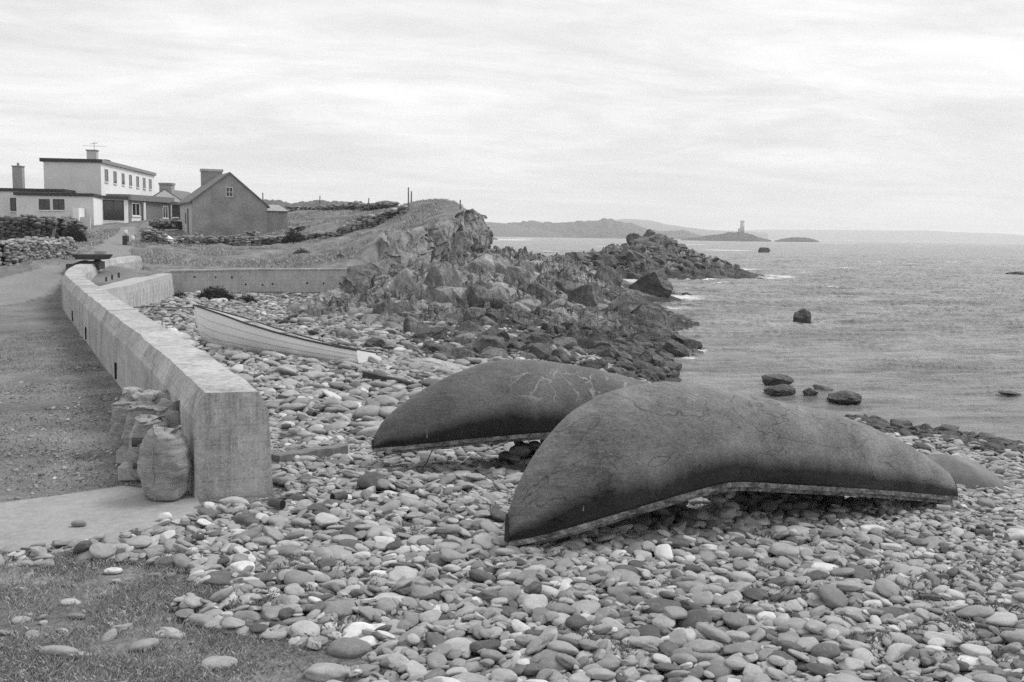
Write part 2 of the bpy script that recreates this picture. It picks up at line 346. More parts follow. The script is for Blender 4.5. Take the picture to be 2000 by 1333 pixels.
# ------------------------------------------------------------------ regions of the ground
SLIP = [tuple(onz(a, b, 0)[:2]) for a, b in [(-260, 1010), (0, 986), (150, 966), (240, 952), (300, 960), (386, 975), (396, 1005), (330, 1030), (262, 1048), (170, 1064), (90, 1072), (0, 1078), (-260, 1100)]]
GRASSP = gpoly([(-400, 1085), (0, 1078), (100, 1092), (300, 1098), (390, 1140), (440, 1170), (520, 1215), (560, 1250), (690, 1290), (700, 1400), (-400, 1500)])
ROADP = gpoly([(-300, 640), (-300, 560), (0, 545), (70, 528), (135, 515), (185, 485), (225, 458), (240, 443), (262, 443), (272, 452), (258, 478), (262, 498), (215, 500), (150, 515), (118, 532), (112, 575), (60, 585), (0, 600)])
FIELD_G = None
def masks(x, y, z):
    s = sdf_line(x, y, SL); nz = fbm(x * .35, y * .35, 3.1, 4); nf = fbm(x * 1.7, y * 1.7, 8.2, 3)
    land = 1 - sstep(s, -.3, .3)
    road = inpoly(x + nf * .35, y + nf * .35, ROADP).astype(float)
    slip = inpoly(x, y, SLIP).astype(float)
    farland = sstep(y + nz * 4, 40, 47) * land
    grass = np.maximum(farland * (1 - road), inpoly(x + fbm(x * 1.3, y * 1.3, 8.2, 4) * .75, y + fbm(x * 1.3, y * 1.3, 8.2, 4) * .75, GRASSP))
    # worn weedy patches on the yard left of the wall
    yard = land * (1 - farland) * (1 - road) * (1 - slip) * (y > 9)
    grass = np.maximum(grass, yard * sstep(nz + nf * .35, -.12, .25) * .8)
    rock = (1 - land) * sstep(z - (-.35) + nz * .5, .0, .45) * (y > 44)
    rock = np.maximum(rock, (1 - land) * (y > 58)); rock = np.maximum(rock, (1 - land) * sstep(y + nf * 1.5 + nz * 4 + np.clip(-x, -4, 20) * -.75, 34, 37))
    rock = rock * np.where(y > 38, sstep(x + nf, -10.5, -8.2), 1.0)
    dark = (1 - land) * np.where(y > 33, sstep(-(z + nz * .6), .6, 1.1), sstep(-(z + nz * .35), .95, 1.2))
    return grass, road, rock, dark

def build_terrain():
    th = R(90) - np.concatenate([np.arange(-60, -32, .5), np.arange(-32, 32, .085), np.arange(32, 60.1, .5)]) * math.pi / 180
    rr = [2.2]
    while rr[-1] < 420: rr.append(rr[-1] * (1.0095 if rr[-1] < 140 else 1.03))
    rr = np.array(rr); T, Rr = np.meshgrid(th, rr); X = Rr * np.cos(T); Y = Rr * np.sin(T)
    Z = base_h(X, Y); s = sdf_line(X, Y, SL)
    g, ro, rk, dk = masks(X, Y, Z)
    # outcrops of tilted strata
    amp = rk * np.clip((Z + 2.0) * .6, .05, 1) * sstep(s, .2, 1.5) * (1 - .65 * sstep(X, 3.5, 9) * sstep(Y, 50, 62) * (1 - sstep(Y, 96, 106)))
    u = X * .8 + Y * .55; v = -X * .55 + Y * .8
    rg = ridged(u * .32, v * .85, Z * .3, 5) - .62
    fine = ridged(u * 1.3, v * 3.2, 2.0, 4) - .6
    cu = u * .75 + fbm(X * .5, Y * .5, 9.0, 2) * 1.5; cv = v * 1.9 + fbm(X * .6, Y * .6, 4.0, 2) * 1.5
    blk = _hash(np.floor(cu).astype(np.int64), np.floor(cv).astype(np.int64), 3) * .5 + _hash(np.floor(cu * 2.3).astype(np.int64), np.floor(cv * 2.1).astype(np.int64), 7) * .25 - .37
    Z = Z + amp * (blk * 1.1 + rg * 1.9 + fine * .75 + (ridged(u * 3.1, v * 7.0, 5.0, 3) - .6) * .14)
    Z = Z + fbm(X * .6, Y * .6, 1.0, 4) * .05 * (1 - rk) * (Y > 12) + g * (Y > 44) * (fbm(X * .45, Y * .45, 4.0, 4) * .28 + np.maximum(0, fbm(X * 1.5, Y * 1.5, 7.0, 3)) * .16) * sstep(-s, .5, 3)
    Z = Z + (s > -.3) * (Y > 46) * (rk < .5) * 0
    # keep the slip and wall foot level, open the verge of the drained cut left of the wall
    n0, n1 = X.shape; I = np.arange(n0 * n1).reshape(n0, n1)
    F = np.stack([I[:-1, :-1], I[1:, :-1], I[1:, 1:], I[:-1, 1:]], -1).reshape(-1, 4)[:, ::-1]
    V = np.stack([X, Y, Z], -1).reshape(-1, 3)
    m, nt, b = newmat('ground_material'); n = N(nt); p = n.pos()
    A = {k: n.attr(k) for k in ('grass', 'road', 'rock', 'dark')}
    # gravelly earth
    n1_ = n.noise(p, .5, 6, .65); n2 = n.noise(p, 9, 6, .75); n3 = n.noise(p, 60, 4, .8)
    vo = n.vor(p, 34); vo2 = n.vor(p, 13); peb = n.m('MINIMUM', vo, n.m('MULTIPLY', vo2, 1.3))
    cellc = n('ShaderNodeSeparateColor', {0: n.vor(p, 34, out=1)}).outputs[0]
    earth = n.ramp(n.m('MULTIPLY_ADD', n1_, .35, n.m('MULTIPLY_ADD', n2, .35, n.m('MULTIPLY', n3, .3))), [(.38, .06), (.5, .15), (.62, .26)])
    spk = n.m('MULTIPLY', n.m('LESS_THAN', vo, .32), n.m('GREATER_THAN', cellc, .55)); earth = n.mix(n.m('MULTIPLY', spk, n.m('GREATER_THAN', n1_, .47)), earth, n.m('MULTIPLY_ADD', cellc, .3, .05))
    grassc = n.ramp(n.m('MULTIPLY_ADD', n.noise(p, 1.1, 7, .7), .5, n.m('MULTIPLY', n.noise(n.scale(p, (1, 1, .4)), 16, 5, .8), .5)), [(.38, .08), (.5, .17), (.62, .30)])
    roadc = n.ramp(n.m('MULTIPLY_ADD', n2, .4, n.m('MULTIPLY_ADD', n3, .3, n.m('MULTIPLY', n1_, .3))), [(.38, .17), (.62, .30)])
    st = n('ShaderNodeVectorRotate', {'Vector': n.scale(p, (1, 1.6, .5)), 'Angle': -.6}, rotation_type='Z_AXIS').outputs[0]
    rs = n.noise(n.scale(st, (.6, 2.2, 1)), 2.2, 8, .72, .5); rf = n.noise(p, 20, 5, .75)
    rockc = n.ramp(n.m('MULTIPLY_ADD', rs, .42, n.m('MULTIPLY_ADD', rf, .18, n.m('MULTIPLY', n1_, .4))), [(.40, .03), (.5, .16), (.59, .44)])
    crk = n.vor(n.scale(st, (.7, 2, 1)), 1.1, 'DISTANCE_TO_EDGE'); crm = n.m('MINIMUM', crk, .07)
    pebc = n.ramp(n.m('MULTIPLY_ADD', cellc, .6, n.m('MULTIPLY', n2, .4)), [(.25, .13), (.5, .26), (.75, .42)]); pebc = n.m('MULTIPLY', pebc, n.ramp(peb, [(.2, 1), (.55, .35)]))
    lnd = n.attr('landm')
    c = n.mix(lnd, pebc, earth); c = n.mix(A['grass'], c, grassc); c = n.mix(A['road'], c, roadc); c = n.mix(A['rock'], c, rockc)
    c = n.mix(A['dark'], c, n.m('MULTIPLY', c, .42))
    nt.links.new(c, b.inputs['Base Color']); b.inputs['Roughness'].default_value = .9; b.inputs['Specular IOR Level'].default_value = .15
    hb = n.m('MULTIPLY_ADD', n2, .03, n.m('MULTIPLY', n3, .006)); hb = n.m('MULTIPLY_ADD', n.m('SUBTRACT', 1, n.m('MINIMUM', vo, .5)), .018, hb)
    hr = n.m('MULTIPLY_ADD', rs, .14, n.m('MULTIPLY_ADD', crm, 1.2, n.m('MULTIPLY', rf, .025)))
    h = n.mix(A['rock'], hb, hr); nt.links.new(n.bump(h, .8, 1.0), b.inputs['Normal'])
    me = mesh_np('ground', V, F, m, rk.ravel()[F[:, 0]] < .45, {'grass': g.ravel(), 'road': ro.ravel(), 'rock': rk.ravel(), 'dark': dk.ravel(), 'landm': (1 - sstep(s, -.3, .3)).ravel()})
    tag(link('ground', me), kind='structure')
build_terrain()

# slipway apron
def flat_slab(name, P, z0, z1, mat):
    m = MB(); m.prism(P, z0, z1); return m.build(name, mat)
tag(flat_slab('slipway', SLIP, -.1, .018, M['slip']), kind='structure')

# ------------------------------------------------------------------ sea
def build_sea():
    th = R(90) - np.concatenate([np.arange(-60, -6, .6), np.arange(-6, 29, .07), np.arange(29, 60.1, .5)]) * math.pi / 180
    rr = [14.0]
    while rr[-1] < 7600: rr.append(rr[-1] * (1.0058 if rr[-1] < 420 else 1.035))
    rr = np.array(rr); T, Rr = np.meshgrid(th, rr); X = Rr * np.cos(T); Y = Rr * np.sin(T)
    fade = 1 - sstep(Rr, 250, 420) ; cal = sstep(Rr, 20, 70) * .7 + .3
    u = X * .94 + Y * .34; v = -X * .34 + Y * .94
    w = fbm(u * .16, v * .55, 1.2, 3) * .26 + (1 - np.abs(vnoise(u * .5, v * 1.9, 2.2))) ** 2 * .17 + (1 - np.abs(vnoise(u * 1.6, v * 5.0, 3.2))) ** 2 * .055
    Z = SEA - .07 + w * fade * cal
    n0, n1 = X.shape; I = np.arange(n0 * n1).reshape(n0, n1)
    F = np.stack([I[:-1, :-1], I[1:, :-1], I[1:, 1:], I[:-1, 1:]], -1).reshape(-1, 4)[:, ::-1]
    # foam where water meets rock, and breaking crests
    hh = np.full(X.shape, -9.0); near = Rr < 200; hh[near] = base_h(X[near], Y[near])
    sh = sstep(hh, SEA - .5, SEA - .05) * (Rr > 62) * sstep(fbm(X * .3, Y * .6, 5.0, 3), -.05, .25)
    foam = sh.copy()
    def patch(px0, px1, py, D, wy=3, k=1.0):
        P = onz((px0 + px1) / 2, py, SEA); hw_ = (px1 - px0) / 2 * .0148; a = onz(px0, py - hw_, SEA); b_ = onz(px1, py + hw_, SEA); L = np.linalg.norm(b_ - a) / 2
        nonlocal foam
        q = ((X - P[0]) / L) ** 2 + ((Y - P[1]) / (P[1] * wy * .012)) ** 2
        foam = np.maximum(foam, k * np.clip(1.4 - q, 0, 1) * sstep(fbm(X * 14 / P[1], Y * 30 / P[1], 5.5, 3), -.45, .3))
    for a in [(945, 1045, 468.5, 0, 9), (1000, 1048, 466.5, 0, 5), (1180, 1245, 541, 0, 6), (1188, 1245, 551, 0, 5), (1060, 1090, 492, 0, 3), (1300, 1380, 477.5, 0, 2.2), (1405, 1500, 470.5, 0, 6), (1515, 1600, 473.5, 0, 6), (1580, 1670, 475, 0, 5), (1500, 1545, 541, 0, 2.5), (1400, 1450, 524, 0, 4),
              (1375, 1470, 489, 0, 2), (1780, 1795, 481, 0, 1.5), (1790, 1835, 485.5, 0, 1), (1848, 1862, 513, 0, 1.5), (1712, 1720, 513, 0, 1.2), (1330, 1362, 702, 0, .8), (1345, 1380, 684, 0, .8), (1300, 1345, 583, 0, 1.5), (1225, 1300, 584, 0, 1.2), (1440, 1462, 531, 0, 2), (1500, 1640, 632, 0, .25), (1160, 1235, 482, 0, 5), (1900, 1912, 484, 0, 1), (1625, 1632, 487, 0, 1.2), (1673, 1680, 496, 0, 1.2), (1935, 1960, 489, 0, 1), (1870, 1876, 477, 0, 1)]: patch(*a)
    m, nt, b = newmat('sea_water'); n = N(nt); p = n.pos(); f = n.attr('foam')
    rp = n('ShaderNodeVectorRotate', {'Vector': p, 'Angle': -.2}, rotation_type='Z_AXIS').outputs[0]
    w1 = n.noise(n.scale(rp, (.35, 1.3, 1)), 1.4, 6, .7, .3); w2 = n.noise(n.scale(rp, (1, 2.6, 1)), 5, 5, .7); w3 = n.noise(n.scale(rp, (.4, 1.2, 1)), .25, 5, .6)
    base = n.ramp(n.m('MULTIPLY_ADD', w1, .5, n.m('MULTIPLY', w3, .5)), [(.40, .08), (.60, .30)])
    c = n.mix(n.m('MINIMUM', f, 1.0), base, .85)
    cap = n.m('MULTIPLY', n.m('GREATER_THAN', n.noise(n.scale(rp, (.12, .5, 1)), .9, 4, .6), .70), n.m('GREATER_THAN', n.m('LENGTH', 0) if False else n('ShaderNodeVectorMath', {0: p}, operation='LENGTH').outputs[1], 90))
    c = n.mix(cap, c, .7)
    nt.links.new(c, b.inputs['Base Color']); b.inputs['Roughness'].default_value = .27; b.inputs['IOR'].default_value = 1.33
    h = n.m('MULTIPLY_ADD', w1, .25, n.m('MULTIPLY_ADD', w2, .06, n.m('MULTIPLY', w3, .6)))
    nt.links.new(n.bump(h, 1.0, 1.3), b.inputs['Normal'])
    me = mesh_np('sea', np.stack([X, Y, Z], -1).reshape(-1, 3), F, m, True, {'foam': foam.ravel()})
    tag(link('sea', me), kind='structure')
build_sea()

# ------------------------------------------------------------------ distant land
def ridge(name, tops, D, depth, mat, waterz=SEA, rough=.15, nx=160, nv=26, seed=0, kind='structure'):
    tops = np.array(tops, float); px = np.linspace(tops[0, 0], tops[-1, 0], nx); ty = np.interp(px, tops[:, 0], tops[:, 1])
    V = []; vs = np.linspace(0, 1, nv)
    for i in range(nx):
        P = at(px[i], ty[i], D); H = P[2] - waterz; x0 = P[0]
        for j in range(nv):
            v = vs[j]; prof = math.sin(math.pi * min(1, v * 1.05)) ** .7 if v < .95 else 0
            V.append((x0 * (1 + (v - .5) * depth / D), D + (v - .5) * depth, H, prof))
    V = np.array(V); x, y, H, pr = V.T; sc = 2.2 / max(1, (tops[:, 1].max() - tops[:, 1].min()) * D / FPX)
    nz = fbm(x * sc, y * sc * .6, seed, 4) * rough
    z = waterz - .4 + (H + .4) * np.clip(pr * (1 - np.abs(nz) * 1.6 * (1 - pr * .6)), 0, 1)
    I = np.arange(nx * nv).reshape(nx, nv); F = np.stack([I[:-1, :-1], I[1:, :-1], I[1:, 1:], I[:-1, 1:]], -1).reshape(-1, 4)
    o = link(name, mesh_np(name, np.stack([x, y, z], -1), F, mat, True)); tag(o, kind=kind); return o
M['far'] = rock_mat('far_land', .12, .16, .2, .03)
ridge('island', [(925, 456), (950, 449), (975, 436.5), (1000, 434.5), (1018, 433), (1022, 430.5), (1030, 432.5), (1034, 429.5), (1040, 431), (1058, 431.5), (1065, 433), (1090, 434.5), (1112, 434), (1125, 431), (1150, 430), (1168, 430), (1180, 425.5), (1195, 427), (1210, 431), (1232, 435), (1250, 442), (1268, 448), (1290, 450.5), (1320, 450.5), (1333, 449), (1345, 452), (1362, 457.5), (1372, 462)], 2300, 300, M['island'], rough=.5, nx=260, seed=2)
ridge('islet', [(1330, 466), (1362, 463.5), (1385, 459), (1410, 457), (1423, 453), (1445, 452.5), (1458, 455), (1468, 457), (1480, 463), (1495, 467), (1506, 469)], 1500, 90, M['island'], rough=.7, nx=120, seed=5)
ridge('islet', [(1512, 470.5), (1528, 466.5), (1545, 463.5), (1575, 464), (1590, 467.5), (1600, 471.5)], 1480, 70, M['island'], rough=.7, nx=70, seed=6)
ridge('headland', [(880, 440), (925, 451), (940, 455), (958, 461), (972, 466.5)], 900, 60, M['island'], rough=.5, seed=7, nx=50)
ridge('hills', [(860, 440), (930, 432), (970, 435), (985, 436), (1040, 440), (1100, 452)], 2300, 400, M['far'], rough=.2, seed=8)
ridge('mountain', [(1100, 450), (1180, 434), (1215, 428), (1245, 428.5), (1270, 431), (1300, 438), (1340, 444), (1390, 450), (1450, 452), (1500, 455)], 4600, 800, M['far'], rough=.1, seed=9)
ridge('coast', [(1380, 455), (1480, 449), (1600, 449), (1700, 450), (1740, 450.5), (1810, 450), (1870, 454), (1930, 455.5), (1965, 457), (2000, 460), (2080, 468)], 6800, 900, M['far'], rough=.15, seed=10)
ridge('hills', [(480, 400), (505, 391), (530, 389), (550, 391.5), (570, 397), (590, 393.5), (620, 390.5), (650, 392), (680, 394.5), (720, 397.5), (750, 400), (790, 405), (830, 430)], 620, 140, M['island'], waterz=2, rough=.3, seed=11)

def lighthouse():
    base = at(1449, 457, 1500); zb = base[2]; x = base[0]
    s = 1500 / FPX; root = empty('beacon_tower', (x, 1500, zb), 'small pale stone beacon tower standing alone on the dark islet', 'beacon tower')
    m = MB(); m.tube([(x, 1500, zb), (x, 1500, zb + 23 * s)], [4.8 * s, 3.7 * s], 16); m.build('tower', M['pale_render'], root, True)
    m = MB(); m.tube([(x, 1500, zb + 23 * s), (x, 1500, zb + 25 * s)], [4.3 * s, 4.3 * s], 16); m.build('gallery', M['pale_render'], root)
    m = MB(); m.box((x - 5.5 * s, 1500, zb + 5 * s), (3.5 * s, 5 * s, 10 * s)); m.build('annex', M['pale_render'], root)
lighthouse()

# ------------------------------------------------------------------ sea wall
def sweep(L, nr_, sec, step_noise=.006, closed=True):
    """L: n x 3 (x,y,top) centre line, sec: (offset, dz or absolute bottom)"""
    V = []; k = len(sec)
    for p, q in zip(L, nr_):
        for off, dz, ab in sec:
            z = dz if ab else p[2] + dz; V.append((p[0] + q[0] * off, p[1] + q[1] * off, z))
    V = np.array(V); V += np.stack([fbm(V[:, 0] * 2.3, V[:, 1] * 2.3, V[:, 2] * 2.3 + 10 * i, 3) for i in range(3)], 1) * step_noise * 2
    n = len(L); F = []
    for i in range(n - 1):
        for j in range(k): q = (j + 1) % k; F.append((i * k + j, i * k + q, (i + 1) * k + q, (i + 1) * k + j))
    return V, F, [tuple(range(k))[::-1], tuple((n - 1) * k + j for j in range(k))]
SEC0 = [(-.425, 0), (-.40, -.26), (-.27, 0), (.27, 0), (.37, -.21), (.455, 0)]
def wall_section(i0, i1, name, parent, mat):
    L = np.array([np.r_[wcen[i], wline[i, 2]] for i in range(len(wcen))]); Nn = nrm
    t = np.linspace(i0, i1, int((i1 - i0) * 3) + 3); ix = np.arange(len(L))
    Lx = np.stack([np.interp(t, ix, L[:, k]) for k in range(3)], 1); Nx = np.stack([np.interp(t, ix, Nn[:, k]) for k in range(2)], 1)
    zb = -1.3
    sec = []
    def seg(a, b, n):
        for s_ in range(n): f = s_ / n; sec.append((a[0] + (b[0] - a[0]) * f, a[1], b[1], f))
    pts = [('b', -.425), (-.26, -.40), (0, -.27), (0, .27), (-.21, .37), ('b', .455)]
    V = []; rows = []
    for p, q in zip(Lx, Nx):
        ring = []
        for a, b in zip(pts, pts[1:] + pts[:1]):
            za = zb if a[0] == 'b' else p[2] + a[0]; z2 = zb if b[0] == 'b' else p[2] + b[0]; n = 6 if (a[0] == 'b') != (b[0] == 'b') else 3
            for s_ in range(n): f = s_ / n; o_ = a[1] + (b[1] - a[1]) * f; ring.append((p[0] + q[0] * o_, p[1] + q[1] * o_, za + (z2 - za) * f))
        V += ring; k = len(ring)
    V = np.array(V); V += np.stack([fbm(V[:, 0] * 1.7, V[:, 1] * 1.7, V[:, 2] * 1.7 + 10 * i, 3) for i in range(3)], 1) * .022
    m = MB(); m.v = [tuple(v) for v in V]; n = len(Lx)
    for i in range(n - 1):
        for j in range(k): q = (j + 1) % k; m.f.append((i * k + j, i * k + q, (i + 1) * k + q, (i + 1) * k + j))
    m.f.append(tuple(range(k))[::-1]); m.f.append(tuple((n - 1) * k + j for j in range(k)))
    return m.build(name, mat, parent)
def idx_near(px, py):
    P = onz(px, py, 1.12)[:2]; return int(np.argmin(((wline[:, :2] - P) ** 2).sum(1)))
j1 = idx_near(212, 608); j2 = idx_near(151, 557)
sw = empty('sea_wall', (float(wcen[0][0]), float(wcen[0][1]), 0), 'long pale concrete sea wall with chamfered top curving up along the gravel track', 'sea wall')
for a, b in ((0, j1 - .13), (j1 + .13, j2 - .22), (j2 + .22, 119)): wall_section(a, b, 'wall_section', sw, M['concrete'])
core = wall_section(1, 118, 'joint_filler', sw, M['fascia']); core.scale = (1, 1, 1)
me = core.data
for v in me.vertices: pass
V = np.array([v.co for v in me.vertices]); 
c3 = V.reshape(-1, 30 if len(V) % 30 == 0 else 1, 3) if False else None
bpy.data.objects.remove(core)
m = MB()
for jj, w_ in ((j1, .1), (j2, .16)):
    c = wcen[jj]; d = tang[jj]; zt = wline[jj, 2]
    m.box((c[0], c[1], (zt - .3) / 2 - .35), (w_ * 2.2, .74, zt + .37), d)
m.build('joint_filler', M['fascia'], sw)
for px, py in [(237, 733), (176, 655), (151, 618)]:
    P = onz(px, py + 8, .1); i = int(np.argmin(((wline[:, :2] - P[:2]) ** 2).sum(1))); c = wcen[i] - nrm[i] * .425
    m = MB(); m.box((c[0], c[1], .24), (.07, .03, .3), tang[i]); m.build('drain_slot', M['black_in'], sw)
# end-face bed joint near the top
# lower quay wall below the bend and the long retaining wall
def quay(pts, zt, zb, th, name, label, cat, mat, holes=(), batter=.0):
    P = np.array([np.r_[p[:2], t] for p, t in zip(pts, zt)], float); s = np.linspace(0, len(P) - 1, (len(P) - 1) * 12 + 1); ix = np.arange(len(P))
    Q = np.stack([np.interp(s, ix, P[:, k]) for k in range(3)], 1); t = np.gradient(Q[:, :2], axis=0); t /= np.linalg.norm(t, axis=1)[:, None]; nn = np.stack([t[:, 1], -t[:, 0]], 1)
    root = empty(name, (float(P[0, 0]), float(P[0, 1]), 0), label, cat)
    V = []
    for q, e in zip(Q, nn):
        V += [(q[0] + e[0] * batter, q[1] + e[1] * batter, zb), (q[0], q[1], q[2]), (q[0] - e[0] * th, q[1] - e[1] * th, q[2]), (q[0] - e[0] * th, q[1] - e[1] * th, zb)]
    m = MB(); m.v = V; n = len(Q)
    for i in range(n - 1):
        for j in range(4): k = (j + 1) % 4; m.f.append((i * 4 + j, i * 4 + k, i * 4 + 4 + k, i * 4 + 4 + j))
    m.f += [(3, 2, 1, 0), tuple((n - 1) * 4 + j for j in range(4))]
    m.build('wall_face', mat, root)
    return root
q1 = quay([RW[0] - np.array([.2, 3]), RW[0], RW[1], RW[2]], [.62, .66, .73, .78], -1.2, .9, 'quay_wall', 'board marked concrete quay face below the bend of the sea wall', 'quay wall', M['concrete_dull'], batter=.25)
m = MB()
for k in range(16):
    f = k / 15; c = RW[0] * (1 - f) + RW[2] * f; d = (RW[2] - RW[0]); d = d / np.linalg.norm(d); nn = np.array([d[1], -d[0]]); c = c + nn * .135
    m.box((c[0], c[1], .12 + .05 * math.sin(k * 5)), (.018, .012, .6 + .3 * math.sin(k * 3.1)), d)
m.build('board_mark', M['grey_render'], q1)
q2 = quay([RW[3], RW[4], RW[5]], [.80, .88, .93], -1.4, .5, 'retaining_wall', 'long low pale concrete retaining wall holding back the grass', 'retaining wall', M['concrete_dull'])
m = MB()
for (a, b, za, zb_) in ((RW[3], RW[4], .80, .88), (RW[4], RW[5], .88, .93)):
    d = b - a; L = np.linalg.norm(d); c = (a + b) / 2; nn = np.array([d[1], -d[0]]) / L; c = c - nn * .2; m.box((c[0], c[1], (za + zb_) / 2 + .03), (L, .5, .07), d, math.atan2(zb_ - za, L))
m.build('coping', M['concrete'], q2)
for px, py in [(380, 541.5), (421, 542), (453, 542), (480, 556), (513, 557), (532, 555), (600, 553), (632, 554), (664, 554)]:
    A, B = (RW[3], RW[4]) if px < 500 else (RW[4], RW[5]); p = onplane(px, py, A, B); m = MB(); m.tube([p + np.array([0, .05, 0]), p - np.array([0, .012, 0])], .05, 8); m.build('tie_hole', M['black_in'], q2)
for px, py in [(210, 546), (222, 542), (234, 538), (246, 535.5), (257, 532), (200, 549.5)]:
    i = int(np.argmin([abs(proj(np.r_[wcen[k] + nrm[k] * .45, .8])[0] - px) + (0 if k > 40 else 999) for k in range(120)])); c = wcen[i] + nrm[i] * .44
    Y = c[1]; p = at(px, py, Y); m = MB(); m.box((c[0], c[1], p[2]), (.06, .05, .13), tang[i]); m.build('iron_stud', M['darkwood'], sw)

# ------------------------------------------------------------------ loose stone shapes
def shape_round(seed, sub, pw=2.3, amp=.16):
    v, f = ICO[sub]; d = (np.abs(v) ** pw).sum(1) ** (-1 / pw); V = v * d[:, None]
    V = V * (1 + amp * fbm(v[:, 0] * 1.1 + seed * 7, v[:, 1] * 1.1, v[:, 2] * 1.1, 2) * 1.6)[:, None]
    V[:, 0] *= 1 + .18 * V[:, 1] * math.sin(seed * 2.1)
    if sub > 2: V = V * (1 + .02 * fbm(v[:, 0] * 5 + seed, v[:, 1] * 5, v[:, 2] * 5, 2))[:, None]
    return V, f
def shape_ang(seed, sub, cuts=14, noise=.06, strata=.0, lo=.62):
    r_ = np.random.default_rng(seed + 100); v, f = ICO[sub]; d = np.full(len(v), 1.0)
    for k in range(cuts):
        n_ = r_.normal(size=3); n_ /= np.linalg.norm(n_); q = r_.uniform(lo, .92); c = v @ n_; d = np.where(c > 1e-3, np.minimum(d, q / np.maximum(c, 1e-3)), d)
    V = v * d[:, None]
    if noise:
        V = V * (1 + noise * fbm(V[:, 0] * 2.5 + seed, V[:, 1] * 2.5, V[:, 2] * 2.5, 4) * 1.5)[:, None]
    if strata: V = V * (1 + strata * (ridged(V[:, 0] * 1.5 + V[:, 2] * 3 + seed, V[:, 1] * .7, V[:, 2], 3) - .7))[:, None]
    return V, f
NR, NA = 14, 8
SHP = {}
for sub in (1, 2, 3):
    SHP[sub] = [shape_round(k, sub, 2.1 + (k % 4) * .25, .12 + .05 * (k % 3)) for k in range(NR)] + [shape_ang(k, sub, 10, .04) for k in range(NA)]
    for k in range(NR, NR + NA):
        V, f = SHP[sub][k]; SHP[sub][k] = (V / np.abs(V).max(0) * .97, f)

def rotmats(nx, ny, nz, ang):
    Z = np.stack([nx, ny, nz], 1); Z /= np.linalg.norm(Z, axis=1)[:, None]
    A = np.stack([np.cos(ang), np.sin(ang), np.zeros_like(ang)], 1); A -= Z * (A * Z).sum(1)[:, None]; A /= np.linalg.norm(A, axis=1)[:, None]
    B = np.cross(Z, A); return np.stack([A, B, Z], 2)     # columns
def deposit(x0, x1, y0, y1, cell, N_, sizef, allow, hfun, heroes=(), flat_=.42):
    xs = np.arange(x0, x1, cell); ys = np.arange(y0, y1, cell); X, Y = np.meshgrid(xs, ys); H0 = hfun(X, Y); H = H0.copy(); ok = allow(X, Y)
    cand = np.argwhere(ok); out = []
    def drop(cx, cy, a, b, c, ang, shp, tone, hero=None):
        i0 = max(0, int((cy - a - y0) / cell)); i1 = min(len(ys), int((cy + a - y0) / cell) + 2); j0 = max(0, int((cx - a - x0) / cell)); j1_ = min(len(xs), int((cx + a - x0) / cell) + 2)
        if i1 - i0 < 2 or j1_ - j0 < 2: return
        dx = X[i0:i1, j0:j1_] - cx; dy = Y[i0:i1, j0:j1_] - cy; ca, sa = math.cos(ang), math.sin(ang)
        u = (dx * ca + dy * sa) / a; v = (-dx * sa + dy * ca) / b; r2 = u * u + v * v; mk = r2 < .92
        if mk.sum() < 3: mk = r2 < 1.6
        if mk.sum() < 3: return
        h = H[i0:i1, j0:j1_]; hm = h[mk]; ex = dx[mk]; ey = dy[mk]
        mx, my = ex.mean(), ey.mean(); qx = ex - mx; qy = ey - my; gx = (qx * hm).sum() / ((qx * qx).sum() + 1e-6); gy = (qy * hm).sum() / ((qy * qy).sum() + 1e-6)
        g = math.hypot(gx, gy); k = min(1, .55 / (g + 1e-6)); gx *= k; gy *= k
        s = np.sqrt(np.clip(1 - r2, 0, 1)); pl = gx * dx + gy * dy
        zc = np.percentile((h - pl + c * s * .9)[mk], 72)
        top = zc + pl + c * s; inside = r2 < 1; h[inside] = np.maximum(h[inside], top[inside])
        out.append((cx, cy, zc, gx, gy, ang, a, b, c, shp, tone, hero if hero is not None else -1))
    for k, (hx, hy, a, b, c, ang, shp, tone) in enumerate(heroes): drop(hx, hy, a, b, c, ang, shp, tone, k)
    Hs = H - H0
    for k in range(N_):
        sel = cand[rng.integers(0, len(cand), 7)]; e = (H - H0)[sel[:, 0], sel[:, 1]] if False else H[sel[:, 0], sel[:, 1]] - H0[sel[:, 0], sel[:, 1]]
        i, j = sel[int(np.argmin(e))]; cx = xs[j] + rng.uniform(-.5, .5) * cell; cy = ys[i] + rng.uniform(-.5, .5) * cell
        a = sizef(cx, cy, k / N_); b = a * rng.uniform(.55, .92); c = a * rng.uniform(.25, flat_)
        shp = rng.integers(0, NR) if rng.random() > .24 else rng.integers(NR, NR + NA)
        ang = rng.normal(.15, .75) if rng.random() < .7 else rng.uniform(0, 3.14)
        tone = float(np.clip(rng.normal(.44, .24), 0, .9)) if rng.random() > .035 else rng.uniform(.92, 1)
        drop(cx, cy, a, b, c, ang, int(shp), tone)
    return np.array(out), (xs, ys, H, H0)
